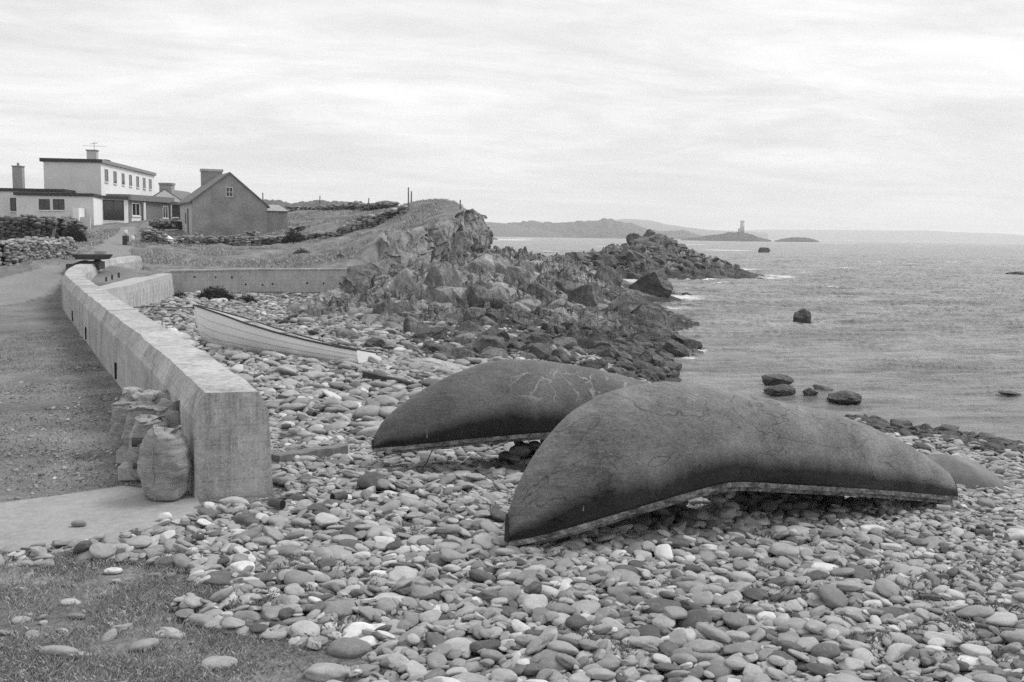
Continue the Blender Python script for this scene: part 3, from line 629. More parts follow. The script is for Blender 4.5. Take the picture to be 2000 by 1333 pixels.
def stones_mesh(name, S, sub, mat, jit=.18):
    Vs, Fs, Ts = [], [], []; off = 0
    n_ = len(S); gx, gy = S[:, 3] + rng.normal(0, jit, n_) * .5, S[:, 4] + rng.normal(0, jit, n_) * .5
    Rm = rotmats(-gx, -gy, np.ones(n_), S[:, 5])
    for k in range(NR + NA):
        ii = np.where(S[:, 9].astype(int) == k)[0]
        if not len(ii): continue
        V, F = SHP[sub][k]
        P = V[None] * S[ii][:, 6:9][:, None, :]; P = np.einsum('nij,nvj->nvi', Rm[ii], P) + S[ii][:, :3][:, None, :]
        Vs.append(P.reshape(-1, 3)); Fs.append((F[None] + (off + np.arange(len(ii)) * len(V))[:, None, None]).reshape(-1, 3)); off += len(ii) * len(V)
        Ts.append(np.repeat(S[ii][:, 10], len(V)))
    return mesh_np(name, np.concatenate(Vs), np.concatenate(Fs), mat, True, {'tone': np.concatenate(Ts)})

MARGIN = .12
def allow_shingle(X, Y):
    s = sdf_line(X, Y, SL); nf = fbm(X * 1.3, Y * 1.3, 8.2, 4) * .75
    ok = ((s > .45) | (Y < 10.0)) & ~inpoly(X, Y, SLIP) & ~inpoly(X + nf, Y + nf, GRASSP) & (base_h(X, Y) > SEA + .09)
    ok &= ~((X < -2.4) & (Y < 10.4) & (X < -5.9 + 0)) 
    return ok
def wallmask(X, Y): return ~((np.abs(sdf_line(X, Y, SL)) < .5) & (Y > 9.9))
# hero stones of the foreground: px, py, half-length px, aspect, c ratio, angle, shape, tone, label
HERO = [(742, 1136, 32, .75, .5, .1, NR + 1, 1.0, 'white angular flat-topped stone, the brightest of the cobbles below the sea wall end'),
        (930, 1186, 31, .65, .45, -.3, NR + 2, 1.0, 'white blotched oblong stone lying among grey cobbles below the front boat'),
        (716, 1262, 30, .85, .8, .2, NR + 3, .93, 'rough pale lumpy stone standing among rounded cobbles beside the turf'),
        (1250, 1133, 24, .6, .6, .2, 4, 1.0, 'pale pitted stone near the front boat with a shadow side'),
        (570, 1203, 27, .75, .6, .5, 3, .75, 'rounded grey cobble at the edge of the turf, beside a long dark stone'),
        (525, 1226, 36, .42, .3, 0, 5, .25, 'long dark flat stone lying at the edge of the turf'),
        (1300, 1208, 55, .8, .7, -.5, NR + 4, .25, 'large dark angular stone among the foreground cobbles'),
        (1190, 1305, 30, .85, .6, 1.2, 1, .7, 'smooth egg-shaped grey cobble standing near the bottom edge'),
        (645, 1320, 48, .6, .5, 0, 2, .7, 'big oval grey cobble half sunk in turf at the bottom edge'),
        (565, 1268, 0, 1, 1, 0, 0, 0, ''), (1500, 1216, 28, .7, .6, 0, 6, 1.0, 'pale oval cobble lying on the grey foreground shingle'),
        (1805, 1213, 36, .6, .45, .1, 8, .45, 'broad smooth grey cobble beside dark weedy ground at the right'),
        (1710, 1198, 12, .95, .9, 0, 7, 1.0, 'small round white pebble among the weeds at the right'),
        (1755, 1117, 12, .8, .8, 0, 9, 1.0, 'small white pebble near the rusty can at the right'),
        (1250, 1042, 24, .7, .9, .4, NR + 5, .12, 'dark blocky stone in the shade just under the front boat'),
        (735, 963, 44, .7, .9, 0, NR + 6, .22, 'large dark angular stone in front of the rear boat bow'),
        (1390, 1030, 40, .45, .5, 0, 10, .7, ''), (1700, 1047, 28, .6, .6, 0, 11, .98, 'pale mottled stone out in front of the front boat stern'),
        (1010, 1180, 40, .8, .5, 0, 12, .6, ''), (700, 1290, 0, 1, 1, 0, 0, 0, ''), (240, 1083, 33, .5, .5, .1, 3, .75, 'big smooth pale cobble on the shingle edge near the dark can'), (460, 985, 27, .55, .5, 0, 5, .3, 'dark flat cobble beside the foot of the sea wall end')]
hero_in = []; hero_lab = []
for px, py, hw, asp, cr, ang, shp, tone, lab in HERO:
    if hw == 0: continue
    P = ground(px, py); a = hw / FPX * P[1] * .9; hero_in.append((P[0], P[1], a, a * asp, a * cr * .6 + .01, ang, shp, tone)); hero_lab.append(lab)
def size_near(x, y, f):
    a = float(np.clip(rng.lognormal(math.log(.048), .44), .02, .135)); 
    if f > .72: a *= .7
    if x > 3.2 and y > 7.5: a *= .85
    return a
def h_near(X, Y): return base_h(X, Y) + fbm(X * .8, Y * .8, 2, 3) * .05
SN, gridN = deposit(-4.6, 8.2, 5.2, 14.6, .02, 31000, size_near, lambda X, Y: allow_shingle(X, Y) & wallmask(X, Y), h_near, hero_in)
SM, _ = deposit(-9, 13.5, 14.0, 26.5, .035, 18000, lambda x, y, f: float(np.clip(rng.lognormal(math.log(.078), .45), .035, .25)) * (.68 if x > 3.5 else 1), lambda X, Y: allow_shingle(X, Y) & wallmask(X, Y) & (Y + np.abs(X) * .0 > 14.3), h_near)
SM2, _ = deposit(5, 13.5, 9, 14.6, .04, 3000, lambda x, y, f: float(np.clip(rng.lognormal(math.log(.085), .38), .03, .2)), lambda X, Y: allow_shingle(X, Y) & (X > 8.0), h_near)
def allow_far(X, Y): return allow_shingle(X, Y) & wallmask(X, Y) & (Y > 26) & (Y < 50) & (X < -.0 - (Y - 26) * .22 + 4)
SF, _ = deposit(-17, 5, 25.5, 50, .06, 16000, lambda x, y, f: float(np.clip(rng.lognormal(math.log(.068), .5), .04, .3)), allow_far, h_near)
# largest-looking stones become cobbles of their own
xs_, ys_, Hf, H0f = gridN
def surface(x, y):
    j = int(round((x - xs_[0]) / .02)); i = int(round((y - ys_[0]) / .02))
    if 0 <= i < len(ys_) and 0 <= j < len(xs_): return float(Hf[i, j])
    return H1(x, y)
SN_all = SN
dist = np.hypot(SN[:, 0], SN[:, 1]); pj = np.array([proj(p) for p in SN[:, :3]]); inf = (pj[:, 0] > 5) & (pj[:, 0] < 1995) & (pj[:, 1] < 1325)
jj = np.clip(((SN[:, 0] - xs_[0]) / .02).round().astype(int), 0, len(xs_) - 1); ii = np.clip(((SN[:, 1] - ys_[0]) / .02).round().astype(int), 0, len(ys_) - 1)
topmost = SN[:, 2] + SN[:, 8] >= Hf[ii, jj] - .012
hidden = (pj[:, 1] < 990) & (pj[:, 0] > 980) & (pj[:, 0] < 1860)
score = SN[:, 6] * SN[:, 7] / (dist ** 2) * (inf & topmost & ~hidden); hero_rows = SN[:, 11] >= 0; score[hero_rows] = 99
order = np.argsort(-score)[:285]
pick = np.zeros(len(SN), bool); pick[order] = True
rest = SN[~pick]; nearm = rest[:, 6] / np.hypot(rest[:, 0], rest[:, 1]) > .0062
tag(link('shingle', stones_mesh('shingle', rest[nearm], 3, M['stone_attr'])), kind='stuff')
tag(link('shingle', stones_mesh('shingle', rest[~nearm], 2, M['stone_attr'])), kind='stuff')
tag(link('shingle', stones_mesh('shingle', np.concatenate([SM, SM2]), 2, M['stone_attr'])), kind='stuff')
q = np.stack([rng.uniform(-4.5, 0, 260), rng.uniform(5.3, 9, 260)], 1); q = q[inpoly(q[:, 0], q[:, 1], GRASSP)]; n_ = len(q); aa = np.clip(rng.lognormal(math.log(.045), .45, n_), .02, .12)
ST = np.c_[q, h_near(q[:, 0], q[:, 1]) - aa * .08, rng.normal(0, .15, (n_, 2)), rng.normal(0, .6, n_), aa, aa * .7, aa * .38, rng.integers(0, NR + NA, n_), np.clip(rng.normal(.5, .2, n_), 0, .95), -np.ones(n_)]
tag(link('shingle', stones_mesh('shingle', ST, 3, M['stone_attr'])), kind='stuff')
tag(link('shingle', stones_mesh('shingle', SF, 1, M['stone_attr'], .35)), kind='stuff')
cobm = {}
LAB = {'dark': 'dark grey sea-worn cobble on the shingle of the near beach', 'mid': 'mid grey sea-worn cobble on the shingle of the near beach', 'pale': 'pale whitish sea-worn cobble on the shingle of the near beach'}
for i in np.where(pick)[0]:
    r_ = SN[i]; cls = 'dark' if r_[10] < .28 else ('pale' if r_[10] > .9 else 'mid'); key = (int(r_[9]), cls)
    if key not in cobm: V, F = SHP[3][key[0]]; cobm[key] = mesh_np('cobble', V, F, M['stone_' + cls])
    g = np.array([r_[3], r_[4]]); Rm = rotmats(np.array([-g[0]]), np.array([-g[1]]), np.ones(1), np.array([r_[5]]))[0]
    o = bpy.data.objects.new('cobble', cobm[key]); COL.objects.link(o)
    Mx = Matrix([list(Rm[k] * r_[6:9]) + [r_[k]] for k in range(3)] + [[0, 0, 0, 1]]); o.matrix_world = Mx
    lab = hero_lab[int(r_[11])] if r_[11] >= 0 and hero_lab[int(r_[11])] else None
    tag(o, lab or LAB[cls], 'cobble', 'cobbles of the near beach' if not lab else 'singular stones of the near beach')

# ------------------------------------------------------------------ turf and weeds
def blades(name, P, h, wdt, lean, mat):
    n_ = len(P); a = rng.uniform(0, 6.283, n_); H = h * rng.uniform(.5, 1.3, n_); W = wdt * rng.uniform(.7, 1.3, n_); l = rng.uniform(0, 6.283, n_); L = H * lean * rng.uniform(.3, 1.3, n_)
    dx, dy = np.cos(a) * W / 2, np.sin(a) * W / 2; lx, ly = np.cos(l) * L, np.sin(l) * L; z = P[:, 2]
    V = np.stack([np.stack([P[:, 0] - dx, P[:, 1] - dy, z - .01], 1), np.stack([P[:, 0] + dx, P[:, 1] + dy, z - .01], 1),
                  np.stack([P[:, 0] + lx * .35 + dx * .7, P[:, 1] + ly * .35 + dy * .7, z + H * .6], 1), np.stack([P[:, 0] + lx, P[:, 1] + ly, z + H], 1)], 1).reshape(-1, 3)
    b = np.arange(n_)[:, None] * 4; F = np.concatenate([b + np.array([[0, 1, 2]]), b + np.array([[0, 2, 3]])])
    return mesh_np(name, V, F, mat, True, {'tone': np.repeat(rng.uniform(0, 1, n_), 4)})
def leafmat(name, lo, hi):
    m, nt, b = newmat(name); n = N(nt); c = n.ramp(n.m('MULTIPLY_ADD', n.attr('tone'), .6, n.m('MULTIPLY', n.noise(n.pos(), 2.5, 4), .4)), [(.15, lo), (.6, (lo + hi) * .42), (.9, hi)])
    nt.links.new(c, b.inputs['Base Color']); b.inputs['Roughness'].default_value = .7; b.inputs['Specular IOR Level'].default_value = .2; return m
M['grass'] = leafmat('turf', .2, .62); M['weed'] = leafmat('weed', .10, .38); M['bush'] = leafmat('bush', .02, .10)
gp = np.stack([rng.uniform(-5.2, .3, 330000), rng.uniform(4.6, 9.4, 330000)], 1); nf = fbm(gp[:, 0] * 1.3, gp[:, 1] * 1.3, 8.2, 4) * .75 - .12
dn = fbm(gp[:, 0] * 2.2, gp[:, 1] * 2.2, 6.0, 3); keep = inpoly(gp[:, 0] + nf, gp[:, 1] + nf, GRASSP) & ~inpoly(gp[:, 0], gp[:, 1], SLIP) & (rng.random(len(gp)) < .5 + dn)
gp = gp[keep]; gz = h_near(gp[:, 0], gp[:, 1]); tag(link('turf_grass', blades('turf_grass', np.c_[gp, gz], .032, .005, 1.0, M['grass'])), kind='stuff')
# stones half sunk in the turf
def h1n(x, y): return float(h_near(np.array([x]), np.array([y]))[0])
for px, py, hw, asp, tone, lab in [(283, 1268, 27, .7, 'mid', 'pale oval stone half sunk in the turf at the lower left'), (150, 1208, 18, .5, 'mid', 'small stone showing through the turf left of the oval one'), (120, 1283, 40, .35, 'mid', 'long low stone nearly grown over by turf'), (405, 1220, 34, .5, 'mid', 'oblong pale stone lying on the turf margin'), (430, 1300, 34, .7, 'mid', 'dull round stone almost covered in grass'), (222, 1120, 16, .7, 'pale', 'small pale stone at the top edge of the turf'), (300, 1133, 16, .6, 'mid', 'grey pebble on the top edge of the turf'), (455, 1172, 30, .45, 'mid', 'long pale-grey stone at the turf boundary'), (60, 1105, 20, .5, 'mid', 'low stone in grass beside the slipway edge'), (10, 1240, 12, .6, 'mid', 'small stone at the left margin of the turf')]:
    P = ground(px, py); a = hw / FPX * P[1]; o = link('cobble', cobm.get((3, tone)) or mesh_np('cobble', *SHP[3][3], M['stone_' + tone])); o.location = (P[0], P[1], h1n(P[0], P[1]) + .006); o.scale = (a, a * max(asp, .5), a * .34); o.rotation_euler = (rng.normal(0, .14), rng.normal(0, .14), rng.uniform(-.3, .3)); tag(o, lab, 'stone', 'stones in the turf')
# tufts between the cobbles
def tufts(spots, n, rad, h, mat, name):
    P = []; n = n * 1.6
    for x, y, k in spots:
        q = rng.normal(0, rad * k, (int(n * k), 2)); P.append(np.c_[x + q[:, 0], y + q[:, 1] * .8])
    P = np.concatenate(P); z = np.array([surface(a, b) for a, b in P]) - .015; e = z - h_near(P[:, 0], P[:, 1]); kp = e < np.percentile(e, 55); P = P[kp]; z = z[kp]
    return tag(link(name, blades(name, np.c_[P, z], h, .0045, .9, mat)), kind='stuff')
sp = []
for px, py, k in [(1700, 1130, 2), (1730, 1150, 2), (1600, 1150, 1.6), (1540, 1090, 2), (1500, 1060, 1.6), (1420, 1040, 1.6), (1560, 1040, 1.3), (1300, 1060, 1.4), (1780, 1110, 1.5), (1850, 1150, 2), (1900, 1120, 1.6), (1690, 1260, 1.2), (1880, 1240, 2), (1930, 1290, 2), (1960, 1200, 1.5), (560, 1110, 1.6), (620, 1120, 1.5), (600, 1160, 1.3), (480, 1110, 1.4), (700, 1150, 1.2), (760, 1050, 1.6), (800, 1040, 1.4),
                  (860, 1100, 1), (1000, 1110, 1), (1150, 1260, 1.2), (640, 1280, 2), (700, 1310, 1.6), (560, 1310, 1.8), (500, 1190, 1.4), (680, 1230, 1), (430, 1105, 1.2), (350, 1090, 1.2), (930, 1040, .8), (1100, 1090, 1), (820, 930, 1.2), (720, 900, 1.3), (650, 905, 1.2), (600, 860, 1.3), (1100, 1010, 1), (1390, 1000, 1.2), (1200, 1280, 1), (1740, 1060, 1), (1800, 1180, 1.4), (1480, 1120, 1), (1560, 1180, 1.2), (1080, 1190, .8)]:
    P = ground(px, py); sp.append((P[0], P[1], k))
tufts(sp, 130, .085, .045, M['weed'], 'weeds')
tufts([(rng.uniform(-2, 6.5), rng.uniform(6, 11.5), rng.uniform(.3, .8)) for _ in range(90)], 60, .06, .035, M['weed'], 'weeds')
# yard gravel
n_ = 9000; gx = rng.uniform(-9, -2.8, n_); gy = rng.uniform(8.5, 20, n_); s_ = sdf_line(gx, gy, SL); kp = (s_ < -.5) & ~inpoly(gx, gy, SLIP) & (fbm(gx * .8, gy * .8, 3, 3) > -.35); gx, gy = gx[kp], gy[kp]; n_ = len(gx)
aa = np.clip(rng.lognormal(math.log(.011), .55, n_), .004, .05); G = np.c_[gx, gy, base_h(gx, gy) + aa * .2, np.zeros((n_, 2)), rng.uniform(0, 3, n_), aa, aa * .75, aa * .55, rng.integers(0, NR + NA, n_), np.clip(rng.normal(.4, .22, n_), 0, 1), -np.ones(n_)]
tag(link('gravel', stones_mesh('gravel', G, 1, M['stone_attr'])), kind='stuff')
# yard weeds
q = np.stack([rng.uniform(-14, -3, 60000), rng.uniform(9.3, 30, 60000)], 1); kp = (sdf_line(q[:, 0], q[:, 1], SL) < -.46) & ~inpoly(q[:, 0], q[:, 1], SLIP) & (fbm(q[:, 0] * .35, q[:, 1] * .35, 3.1, 4) + fbm(q[:, 0] * 1.7, q[:, 1] * 1.7, 8.2, 3) * .5 > .02); q = q[kp]
tag(link('weeds', blades('weeds', np.c_[q, base_h(q[:, 0], q[:, 1])], .03, .008, 1.2, M['weed'])), kind='stuff')
# rough field grass
q = np.stack([rng.uniform(-34, -2, 120000), rng.uniform(47, 92, 120000)], 1); g_, r1, r2, r3 = masks(q[:, 0], q[:, 1], base_h(q[:, 0], q[:, 1])); cl_ = fbm(q[:, 0] * .5, q[:, 1] * .5, 2.0, 4); kp = (g_ > .7) & (cl_ > .02) & (sdf_line(q[:, 0], q[:, 1], SL) < -.8); q = q[kp]
tag(link('field_grass', blades('field_grass', np.c_[q, base_h(q[:, 0], q[:, 1])], .16, .035, 1.0, M['grass'])), kind='stuff')

# ------------------------------------------------------------------ rocks of the shore
def rock_mesh(seed, sub, cuts, noise, mat, sx, sy, sz, strata=.12):
    V, F = shape_ang(seed, sub, cuts, noise, strata, .42); V = V / np.abs(V).max(0) * np.array([sx, sy, sz]); return mesh_np('rock', V, F, mat, False)
ROCKS = {}
for cls, subd in (('pale', 4), ('mid', 4), ('dark', 4)):
    ROCKS[cls] = [rock_mesh(40 + k + 20 * len(ROCKS), subd, 22 if k % 2 else 15, .07, M['rock_' + cls], 1, .75, .62) for k in range(7)]
def put_rock(name, me, loc, size, rz, tilt, label, cat, group=None, kind=None, sq=(1, 1, 1)):
    o = link(name, me); o.location = loc; o.scale = (size * sq[0], size * sq[1], size * sq[2]); o.rotation_euler = (tilt[0], tilt[1], rz); return tag(o, label, cat, group, kind)
def rubble(name, P, sz, mat, sub=1):
    n_ = len(P); G = np.c_[P, rng.normal(0, .45, (n_, 2)), rng.uniform(0, 3.1, n_), sz, sz * rng.uniform(.5, .85, n_), sz * rng.uniform(.3, .6, n_), rng.integers(NR, NR + NA, n_), np.clip(rng.normal(.4, .2, n_), 0, 1), -np.ones(n_)]
    return tag(link(name, stones_mesh(name, G, sub, mat)), kind='stuff')
# pick a spot inside a pixel polygon, on the ground seen there
def scatter(poly, n, power=1.0):
    P = np.array(poly, float); out = []
    while len(out) < n:
        px = rng.uniform(P[:, 0].min(), P[:, 0].max()); py = rng.uniform(P[:, 1].min(), P[:, 1].max())
        if inpoly(np.array([px]), np.array([py]), poly)[0]: out.append(ground(px, py))
    return out
BLK = [(640, 655), (780, 625), (930, 620), (1100, 600), (1240, 620), (1335, 665), (1320, 735), (1260, 745), (1100, 712), (1000, 705), (880, 705), (760, 690)]
TOPZ = [(690, 600), (760, 570), (830, 550), (930, 505), (1040, 510), (1120, 540), (1180, 570), (1240, 600), (1180, 625), (1000, 610), (860, 620), (740, 640)]
PEN = [(1000, 503), (1100, 500), (1190, 492), (1232, 470), (1290, 462), (1330, 478), (1370, 498), (1430, 520), (1380, 528), (1200, 524), (1110, 520), (1020, 515)]
for P in scatter(BLK, 105):
    s_ = float(np.clip(rng.lognormal(math.log(.42), .4), .2, 1.0)); dark = P[2] < -1.0 or rng.random() < .42
    cls = 'dark' if dark else 'mid'
    put_rock('boulder', ROCKS[cls][rng.integers(7)], (P[0], P[1], P[2] + s_ * .12), s_, rng.uniform(0, 6.28), (rng.normal(0, .35), rng.normal(0, .35)), ('dark weedy boulder' if dark else 'grey broken boulder') + ' in the tumbled rocks behind the upturned boats', 'boulder', 'tumbled rocks behind the boats')
for P in scatter(TOPZ, 95):
    s_ = float(np.clip(rng.lognormal(math.log(.75), .5), .3, 2.0)) * (.45 if P[0] > 3.5 and P[1] > 52 else 1); cls = 'pale' if P[2] > -.3 or rng.random() < .4 else 'mid'
    put_rock('rock', ROCKS[cls][rng.integers(7)], (P[0], P[1], P[2] + s_ * .05), s_, rng.normal(.6, .5), (rng.normal(0, .3), rng.normal(.25, .3)), ('pale lichened rock' if cls == 'pale' else 'grey jagged rock') + ' in the outcrop below the cliff', 'rock', 'rocks of the outcrop below the cliff', sq=(1, .7, .9))
for P in scatter(PEN, 70):
    s_ = float(np.clip(rng.lognormal(math.log(.9), .4), .4, 2.0)) * (1.25 if P[1] > 112 and P[2] > 0 else (.45 if P[1] < 104 else 1))
    put_rock('rock', ROCKS['dark' if rng.random() < .6 or P[2] < -.8 else 'mid'][rng.integers(7)], (P[0], P[1], P[2] + s_ * .1), s_, rng.uniform(0, 6.28), (rng.normal(0, .4), rng.normal(0, .4)), 'rock on the dark spit that runs out into the sea', 'rock', 'rocks of the dark spit')
P1 = np.array(scatter(BLK, 700)); P1[:, 2] += .02; rubble('rubble', P1, np.clip(rng.lognormal(math.log(.2), .45, 700), .07, .5), M['rock_mid'], 2)
P1 = np.array(scatter(TOPZ, 500)); P1[:, 2] += .05; rubble('rubble', P1, np.clip(rng.lognormal(math.log(.35), .5, 500), .1, .9), M['rock_pale'], 2)
P1 = np.array(scatter(PEN, 600)); P1[:, 2] += .05; rubble('rubble', P1, np.clip(rng.lognormal(math.log(.45), .5, 600), .15, 1.2), M['rock_dark'], 2)
P1 = np.array(scatter([(610, 590), (680, 592), (800, 640), (760, 690), (640, 660), (560, 620)], 300)); rubble('rubble', P1, np.clip(rng.lognormal(math.log(.16), .5, 300), .05, .6), M['rock_pale'], 2)
# dark wrack-covered stones along the tide line at right
P1 = []
for f in np.linspace(0, 1, 1100):
    px = 1660 + f * 340 + rng.normal(0, 10); py = 822 + f * 58 + rng.uniform(-5, 16); P1.append(ground(px, py))
rubble('wrack', np.array(P1) + np.array([0, 0, .05]), np.clip(rng.lognormal(math.log(.08), .5, 1100), .04, .32), M['rock_dark'], 2)
# boulders that can be told apart: px centre, waterline py, width px, height px, class, label
for cx, by, wpx, hpx, cls, seed, lab in [(1272, 576, 88, 52, 'dark', 3, 'huge dark boulder standing at the water beside the outcrop'), (1240, 545, 34, 14, 'dark', 1, 'flat dark slab leaning behind the huge boulder'),
        (1566, 630, 41, 29, 'dark', 2, 'dark dome-shaped rock alone in the open water'), (1494, 494, 25, 11, 'dark', 0, 'small dark rock out in the sea beyond the spit'), (1521, 751, 66, 24, 'dark', 4, 'sharp-topped dark rock at the back of the group in the shallows'),
        (1525, 771, 64, 22, 'dark', 5, 'low rounded rock awash at the front left of the shallows group'), (1583, 774, 32, 18, 'mid', 6, 'small rock awash in the middle of the shallows group'), (1649, 785, 76, 24, 'dark', 2, 'flat-topped squared rock at the right of the shallows group'), (1608, 763, 46, 13, 'mid', 1, 'barely showing flat rock behind the shallows group'),
        (1990, 540, 46, 11, 'dark', 3, 'low dark skerry at the right edge of the sea'), (1332, 699, 32, 20, 'dark', 4, 'dark block standing in the water off the tumbled rocks'), (1356, 681, 40, 19, 'dark', 0, 'weed-draped rock in the water off the tumbled rocks'), (1308, 579, 34, 12, 'dark', 5, 'small dark rock at the foot of the huge boulder'),
        (1342, 580, 24, 9, 'dark', 6, 'flat stone in the water right of the huge boulder'), (1418, 522, 30, 14, 'dark', 1, 'rounded rock at the seaward tip of the spit'), (1437, 525, 20, 9, 'dark', 2, 'outermost small rock at the tip of the spit'), (1193, 488, 24, 13, 'dark', 3, 'round dark rock on the left shoulder of the spit'),
        (1975, 771, 46, 8, 'dark', 4, 'thin dark rock awash at the right edge'), (945, 497, 26, 50, 'mid', 5, 'dark upright block against the foot of the cliff'), (972, 497, 22, 18, 'mid', 1, 'squarish rock beside the water right of the cliff'), (1222, 743, 50, 20, 'dark', 2, 'dark rock just behind the keel of the rear boat'),
        (905, 703, 60, 25, 'mid', 0, 'long rock showing just above the rear boat bow'), (1070, 695, 52, 24, 'pale', 3, 'smooth pale boulder above the crown of the rear boat'), (1860, 838, 40, 10, 'dark', 1, 'weedy lump on the tide line at the right'), (1958, 868, 60, 16, 'dark', 6, 'dark weed-covered rock on the tide line at the right edge'),
        (868, 612, 50, 60, 'pale', 4, 'big pale tilted block in the outcrop'), (780, 590, 60, 70, 'pale', 2, 'pale rounded crag beside the retaining wall end'), (830, 600, 64, 46, 'pale', 6, 'pale lichened hump in front of the crag'), (940, 540, 70, 44, 'pale', 5, 'pale broad block at the foot of the cliff'), (1140, 605, 90, 60, 'mid', 3, 'dark seamed mass of rock in the middle of the outcrop'), (1060, 600, 80, 50, 'mid', 1, 'furrowed rock face in the outcrop'), (1190, 560, 60, 40, 'mid', 0, 'jagged fin of rock near the inlet'), (960, 610, 80, 54, 'mid', 5, 'furrowed dark rock left of the outcrop middle')]:
    P = ground(cx, by); k = P[1] / FPX; sx = wpx * k / 2; tn = (EYE[2] - P[2]) / P[1]; hpx = max(hpx * .7, hpx - wpx * .35 * tn); sz = hpx * k * .62
    V, F = shape_ang(seed + 60, 5 if wpx > 50 else 4, 14, .07, .10, .6); V = V / np.abs(V).max(0)
    o = link('boulder', mesh_np('boulder', V * np.array([sx, sx * .8, sz * 1.25]), F, M['rock_' + cls], False)); o.location = (P[0], P[1] + sx * .4, P[2] + hpx * k - sz * 1.2); o.rotation_euler = (0, rng.normal(0, .06), rng.normal(0, .2)); tag(o, lab, 'boulder')
# smooth hump-backed boulder beyond the front boat's stern
def whale():
    pts = [(1822, 893), (1850, 889), (1880, 893), (1915, 905), (1950, 930), (1975, 950), (1992, 966)]
    n1, n2 = 60, 30; V = []
    A = ground(1800, 950); B = ground(1995, 968); ax = (B - A)[:2]; L = np.linalg.norm(ax); ax /= L; nn = np.array([-ax[1], ax[0]])
    for i in range(n1):
        t = i / (n1 - 1); c = A[:2] + ax * L * t; zg = H1(*c) - .04; w = (.5 * math.sin(math.pi * min(1, t * .9 + .12)) ** .7 + .02)
        C = c + nn * .35
        # crest height from the surveyed outline
        pxc = proj(np.r_[C, 0])[0]; ty = np.interp(pxc, [p[0] for p in pts], [p[1] for p in pts]); D = C[1]; zt = at(pxc, ty, D)[2]; zt = max(zt, zg + .03)
        for j in range(n2):
            a = math.pi * j / (n2 - 1); y = -math.cos(a); h = max(0, math.sin(a)) ** .75; lean = .0
            V.append((C[0] + nn[0] * w * y, C[1] + nn[1] * w * y, zg + (zt - zg) * h * (1 + .05 * math.sin(t * 9 + y * 2))))
    V = np.array(V); V[:, 2] += fbm(V[:, 0] * 2, V[:, 1] * 4, V[:, 2] * 3, 4) * .03
    I = np.arange(n1 * n2).reshape(n1, n2); F = np.stack([I[:-1, :-1], I[1:, :-1], I[1:, 1:], I[:-1, 1:]], -1).reshape(-1, 4)
    m = simple('smooth_rock', .09, .22, 3, 70, .5, .01, .8, True)
    tag(link('boulder', mesh_np('boulder', V, F, m, True)), 'smooth pale hump-backed boulder just beyond the stern of the front boat', 'boulder')
whale()

# ------------------------------------------------------------------ cliff
def curtain(name, top, bot, nx, nz, mat, amp, seed, ledge=.4):
    top = np.array(top, float); bot = np.array(bot, float); s = np.r_[0, np.cumsum(np.linalg.norm(np.diff(top[:, :2], axis=0), axis=1))]; t = np.linspace(0, s[-1], nx)
    T = np.stack([np.interp(t, s, top[:, k]) for k in range(3)], 1); B = np.stack([np.interp(t, s, bot[:, k]) for k in range(3)], 1)
    d = np.gradient(T[:, :2], axis=0); d /= np.linalg.norm(d, axis=1)[:, None] + 1e-9
    K = 6; d2 = d.copy()
    for i in range(nx): d2[i] = d[max(0, i - K):i + K + 1].mean(0)
    nn = np.stack([d2[:, 1], -d2[:, 0]], 1); nn /= np.linalg.norm(nn, axis=1)[:, None]
    V = np.zeros((nx, nz, 3))
    for j in range(nz):
        f = j / (nz - 1); P = T * (1 - f) + B * f
        z = P[:, 2]
        cl_ = t * .8 + fbm(t * .7, f * 3, 2.0, 2) * .8; cz = f * 3.2 + t * .35 + fbm(t, f * 2, 6.0, 2) * .8
        col = (_hash(np.floor(cl_).astype(np.int64), np.floor(cz).astype(np.int64), 5) - .5) * .7 + (_hash(np.floor(cl_ * 2.2).astype(np.int64), np.floor(cz * 1.7).astype(np.int64), 8) - .5) * .4 + (ridged(t * .42 + f * .25, seed, f * .6, 3) - .62) * 1.5 + np.round(fbm(t * .9, f * 1.2, seed + 3, 2) * 3) / 3 * .5 + fbm(t * 2.5, f * 5, seed + 5, 3) * .22
        crack = -np.clip(.12 - np.abs(vnoise(t * .55 + f * .3, seed * 3.1, f * .4)), 0, .12) * 6
        e = sstep(np.full(nx, f), 0, .12) * .8 + .2
        o_ = (col + crack * 2.2) * amp * e + math.sin(math.pi * f) * ledge
        V[:, j, 0] = P[:, 0] + nn[:, 0] * o_; V[:, j, 1] = P[:, 1] + nn[:, 1] * o_; V[:, j, 2] = z + fbm(t * 1.5, f * 3, seed, 3) * .12
    I = np.arange(nx * nz).reshape(nx, nz); F = np.stack([I[:-1, :-1], I[:-1, 1:], I[1:, 1:], I[1:, :-1]], -1).reshape(-1, 4)
    o = link(name, mesh_np(name, V.reshape(-1, 3), F, mat, False)); tag(o, kind='structure'); return o
topc = [at(738, 462, 56.5), at(760, 450, 57.5), at(800, 446, 58.8), at(835, 442, 60), at(862, 434, 61), at(885, 424, 62), at(905, 412, 63.2), at(922, 408, 64.5), at(927, 412, 67), at(929, 430, 72), at(930, 440, 80)]
botc = [at(733, 530, 54.2), at(757, 545, 54.5), at(800, 545, 56), at(832, 545, 57.8), at(858, 540, 59), at(885, 530, 60.5), at(910, 520, 61.8), at(930, 505, 63.3), at(936, 498, 67), at(938, 490, 72), at(940, 480, 80)]
curtain('cliff', topc, botc, 420, 110, M['cliff'], .75, 1)
topd = [at(674, 527, 50.2), at(690, 520, 51), at(712, 520, 51.8), at(735, 510, 53), at(760, 505, 54.4), at(790, 520, 55.6)]
botd = [at(672, 592, 49.2), at(690, 598, 49), at(712, 604, 49), at(740, 610, 49.8), at(770, 605, 51), at(800, 600, 52.5)]
curtain('crag', topd, botd, 220, 70, M['rock_mid'], .65, 9)

